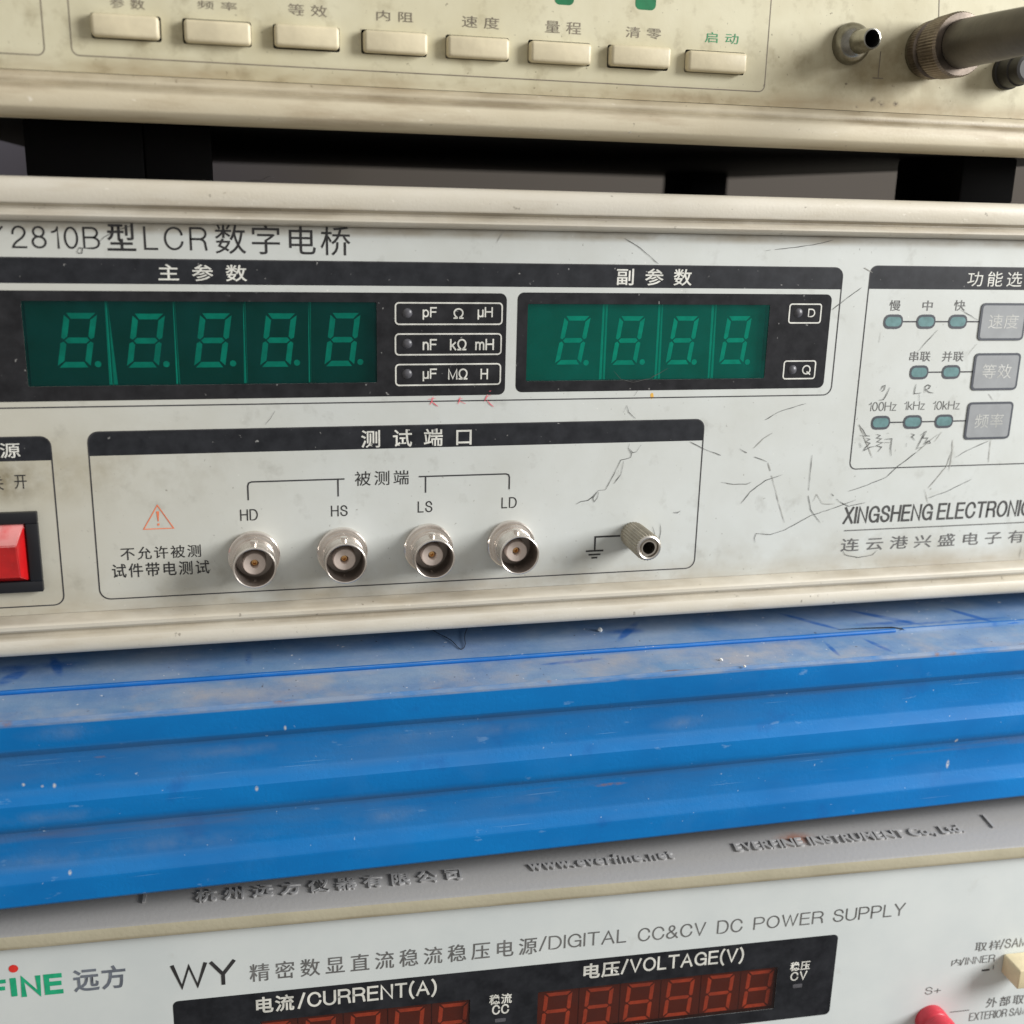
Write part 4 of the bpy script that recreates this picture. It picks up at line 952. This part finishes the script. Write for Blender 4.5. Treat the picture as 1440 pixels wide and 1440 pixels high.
# ------------------------------------------------------------------ lower instrument: power supply
SX, SY_, SZ, SYAW = 80.0, -26.0, -290.0, -2.8
supply = thing('power_supply', 'white fronted power supply with red digit display, bottom of the stack under the blue shelf', 'power supply', (SX, SY_, SZ), SYAW)
SL, SR = -175.0, 160.0
zbt = 125.73
zpn = ((-140.67, 121.16)[1] + (121.51, 121.77)[1]) / 2
ca, sa = math.cos(math.radians(8.0)), math.sin(math.radians(8.0))
bz = [(2.6, zpn), (0.35, zpn), (-0.1, zpn + 0.4), (-0.35, zpn + 2.4), (-0.15, zbt - 0.5), (0.35, zbt - 0.05), (14.0 * ca, zbt + 14.0 * sa), (22.0, zbt + 2.2), (30, zbt + 2.2), (30, zpn)]
bez = extrude_x('bezel', 'bezel', supply, bz, SL, SR, 35)
def on_slope(X, T, d): return Vector((X, T * ca - d * sa, zbt + T * sa + d * ca))
for s, r, g in (('杭州远方仪器有限公司', ((-97.34, 6.07)[0], 5.0, (-32.41, 6.04)[0], 9.3), 1.62), ('www.everfine.net', ((-15.22, 7.08)[0], 6.0, (23.59, 6.68)[0], 9.6), 1.12), ('EVERFINE INSTRUMENT Co., Ltd.', ((40.84, 7.11)[0], 6.2, (107.39, 6.98)[0], 9.9), 1.0)):
    text(s, r, 'bezel_letter', bez, gap=g, bold=0.02, name='raised_lettering', depth=0.13, frame=lambda X, T, d: on_slope(X, T, 0.16 + d * 2.6))
ticks_ = bmesh.new()
for (X, T0, T1) in (((-109.37, 7.57)[0], 6.5, 10.5), ((116.47, 8.02)[0], 7.5, 13)):
    vs = [ticks_.verts.new(on_slope(X + dx, t, h)) for h in (0.0, 0.5) for dx, t in ((-.35, T0), (.35, T0), (.35, T1), (-.35, T1))]
    for f in ((0, 1, 2, 3), (4, 5, 6, 7), (0, 1, 5, 4), (1, 2, 6, 5), (2, 3, 7, 6), (3, 0, 4, 7)): ticks_.faces.new([vs[i] for i in f])
from_bm('raised_bars', ticks_, 'bezel_letter', bez)
box('case', 'cover', supply, SL + 2, SR - 2, 30.02, 300, 3, zbt + 1.5, 1.0)
dw = ((-103.62, 101.00)[0], (69.83, 76.12)[1], (70.22, 101.64)[0], ((-103.60, 101.40)[1] + (70.38, 102.07)[1]) / 2)
r1 = ((-83.16, 92.61)[0], (51.90, 80.01)[1], (-30.50, 90.15)[0], (50.72, 93.10)[1] + 0.2)
r2 = ((-12.73, 90.11)[0], (51.90, 80.01)[1], (53.58, 86.43)[0], (50.72, 93.10)[1] + 0.2)
sp_h = [list(reversed(rrect(*r, .3, 2))) for r in (r1, r2)]
holed('front_panel', 'spanel', supply, [(SL, 3), (SR, 3), (SR, zpn), (SL, zpn)], sp_h, 2.0)
swn = holed('display_window', 'sacrylic', supply, rrect(*dw, 1.4), sp_h, 1.95)
for r in (r1, r2):
    sheet('red_filter', 'red_filter', swn, [rrect(*r, .3, 2)], 2.05)
    b = bmesh.new(); add_box(b, r[0] - 1, r[2] + 1, 11, 12, r[1] - 1, r[3] + 1)
    for (x0, x1, z0, z1) in ((r[0] - 1, r[2] + 1, r[3], r[3] + 1), (r[0] - 1, r[2] + 1, r[1] - 1, r[1]), (r[0] - 1, r[0], r[1], r[3]), (r[2], r[2] + 1, r[1], r[3])): add_box(b, x0, x1, 2.2, 11, z0, z1)
    from_bm('recess', b, 'recess', swn)
v1, v6 = (-10.62, 91.51), (45.61, 91.95)
b1, b6 = (33.62, 79.96), (44.74, 80.39)
vt = (v1[1] + v6[1]) / 2; pit = (v6[0] - v1[0]) / 5; vb = (b1[1] + b6[1]) / 2; slx = v6[0] - b6[0]
wd = (53.02, 91.46)[0] - (45.55, 91.95)[0]
dig = [((v1[0] + k * pit, vt), (v1[0] + k * pit - slx, vb)) for k in range(6)]
c3 = (-38.28, 91.67)
dig2 = [((c3[0] + (k - 4) * pit, vt), (c3[0] + (k - 4) * pit - slx, vb)) for k in range(5)]
for dd, r in ((dig, r2), (dig2, r1)):
    cr = []
    for a, b in zip(dd, dd[1:]):
        m = (a[0][0] + wd + b[0][0]) / 2 - slx * .5 + 0.3
        cr.append(((m - .12, m + .12), (m - .12, m + .12)))
    digit_bank(swn, dd, cr, r[1] - .8, r[3] + .6, r[0] + .1, r[2] - .1, wd, 1.05, None, 'red_segment', 'red_face', 'red_face', 3.2)
def slt(s, r, mat='grey_ink', wt=0.11, track=0.24, y=1.93): return latin(s, r, mat, supply, y, wt, track)
def stx(s, r, mat='grey_ink', gap=1.0, bold=0.0, y=1.93): return text(s, r, mat, supply, y, gap, bold)
slt('EVERF', ((-163.47, 107.49, -140.68, 112.52)), 'brand_green', 0.26, 0.34)
slt('NE', ((-137.61, 107.15, -128.18, 112.82)), 'brand_green', 0.27, 0.36)
ii = (-139.82, 107.61, -138.47, 112.69)
sheet('printed_text', 'brand_green', supply, [rrect(*ii, .1, 1)], 1.93)
rd = (-138.74, 115.19)
sheet('logo_dot', 'brand_red', supply, [disc(rd[0], rd[1], 1.05, 24)], 1.93)
stx('远方', ((-125.81, 107.01, -113.92, 113.59)), 'brand_grey', 1.12, 0.02)
slt('WY', ((-103.59, 105.06, -88.41, 112.00)), 'ink', 0.15, 0.2)
stx('精密数显直流稳流稳压电源', ((-85.13, 105.06, -13.37, 110.16)), 'grey_ink', 1.42, 0.004)
slt('/DIGITAL', ((-12.78, 105.71, 10.35, 110.07)), 'grey_ink', 0.105)
slt('CC&CV', ((13.49, 105.60, 31.99, 109.65)), 'grey_ink', 0.105)
slt('DC', ((35.20, 105.57, 42.28, 109.70)), 'grey_ink', 0.105)
slt('POWER', ((45.43, 105.74, 65.25, 109.59)), 'grey_ink', 0.105)
slt('SUPPLY', ((68.12, 105.66, 89.15, 109.62)), 'grey_ink', 0.105)
stx('电流', ((-83.99, 95.72, -74.75, 100.51)), 'white_ink', 1.12, 0.022, 1.90)
slt('/CURRENT(A)', ((-73.92, 95.32, -39.17, 100.73)), 'white_ink', 0.16, 0.26, 1.90)
stx('电压', ((-0.78, 95.79, 8.94, 100.51)), 'white_ink', 1.12, 0.022, 1.90)
slt('/VOLTAGE(V)', ((9.35, 95.62, 43.40, 100.86)), 'white_ink', 0.16, 0.26, 1.90)
stx('稳流', ((-25.56, 90.96, -19.62, 94.08)), 'white_ink', 1.1, 0.02, 1.90)
slt('CC', ((-24.76, 87.89, -20.30, 90.84)), 'white_ink', 0.17, 0.3, 1.90)
stx('稳压', ((57.09, 91.46, 62.86, 94.38)), 'white_ink', 1.1, 0.02, 1.90)
slt('CV', ((57.45, 88.35, 62.28, 91.18)), 'white_ink', 0.17, 0.3, 1.90)
for r in (((-23.93, 85.47, -21.09, 86.60)), ((58.46, 85.97, 61.17, 87.21))): sheet('indicator_slit', 'led', supply, [rrect(*r, .25, 3)], 1.90)
stx('取样', ((112.37, 91.43, 120.22, 94.51)), 'grey_ink', 1.25)
slt('/SAMPLE', ((120.15, 91.35, 134.53, 94.69)), 'grey_ink', 0.11)
stx('内', ((105.74, 87.52, 108.57, 89.70)), 'grey_ink')
slt('/INNER', ((108.54, 87.34, 119.18, 89.96)), 'grey_ink', 0.11)
slt('S+', ((98.76, 78.84, 103.64, 81.31)), 'grey_ink', 0.11)
stx('外部取样', ((118.67, 72.01, 134.80, 75.33)), 'grey_ink', 1.3, 0.006)
slt('EXTERIOR SAMPLE', ((113.96, 68.17, 136.35, 70.88)), 'grey_ink', 0.10, 0.22)
sm = (115.58, 84.31, 117.98, 85.53); a = (119.01, 86.31); b = (119.11, 84.89); l0, l1 = (107.56, 72.05), (113.59, 71.89)
strokes('printed_symbols', 'ink', supply, [[(sm[0], (sm[1] + sm[3]) / 2), (sm[2], (sm[1] + sm[3]) / 2)]], 0.6, 1.93)
strokes('printed_symbols', 'grey_ink', supply, [[a, b], [(l0[0], (l0[1] + l1[1]) / 2), (l1[0], (l0[1] + l1[1]) / 2)]], 0.28, 1.93)
k = (121.70, 83.65, 135.82, 89.75)
box('slide_button', 'cream_switch', supply, k[0], k[0] + 9.0, -5.5, 2.0, k[1], k[3], 0.45, 3)
rp_ = (101.34, 70.69)
lathe('binding_post', 'red_post', supply, [(2.0, 4.5), (1.2, 4.6), (-1.2, 4.55), (-1.6, 4.2), (-2.4, 4.2), (-2.9, 4.75), (-9.0, 4.7), (-10.0, 4.3), (-10.4, 3.2)], rp_[0], rp_[1], 40, smooth=40, cap1=True)

# ------------------------------------------------------------------ small litter
hz = KZ + zt + 0.9
def hair(pts, label, z, r=0.09):
    o = tube_mesh('hair_strand', 'hair', None, [(p[0] - pts[0][0], p[1] - pts[0][1], 0.1 + random.uniform(0, .25)) for p in pts], r)
    o.location = Vector((KX + pts[0][0], -22 + pts[0][1], z)) * MM + ORG
    tag(o, label, 'hair')
hair([(-30.93, 38.74), (-29.54, 34.18), (-27.57, 30.32), (-26.02, 27.29), (-25.35, 22.46), (-24.70, 19.97), (-22.87, 23.35), (-22.61, 28.76), (-20.79, 34.09), (-18.77, 38.86)], 'dark curly hair lying on the dusty blue shelf below the meter', KZ + zt + 0.92)
def crumb(p, r, z, label):
    bm = bmesh.new(); bmesh.ops.create_icosphere(bm, subdivisions=2, radius=r)
    for v in bm.verts: v.co *= random.uniform(0.65, 1.2); v.co.z = max(v.co.z, -0.6 * r) * 0.8
    o = from_bm('crumb', bm, 'crumb'); o.location = Vector((KX + p[0], KY + p[1], z + 0.45 * r)) * MM + ORG
    tag(o, label, 'crumb')
crumb((14.14, 27.30), 0.75, KZ + zt + 0.9, 'white crumb lying on the dusty blue shelf just under the meter, behind the bright seam')
crumb((39.28, 4.72), 0.5, KZ + zt + 0.02, 'larger white speck midway across the grey front strip of the blue shelf')
crumb((43.48, -0.15), 0.38, KZ + zt + 0.02, 'smaller white speck nearest the front edge on the grey strip of the blue shelf')
hp = (-70.52, 113.53)
wisp = tube_mesh('hair_strand', 'hair', None, [(-3.0, 0, 0.1), (-1.5, 0.3, 0.6), (0, 0, 0.2), (1.2, -0.3, 1.0), (2.2, -0.2, 1.6), (3.0, 0.2, 0.9)], 0.07)
wisp.location = Vector((OX + hp[0], -1.0, 3.58)) * MM + ORG
tag(wisp, 'short dark hair caught on the top edge of the meter beside the left black foot', 'hair')
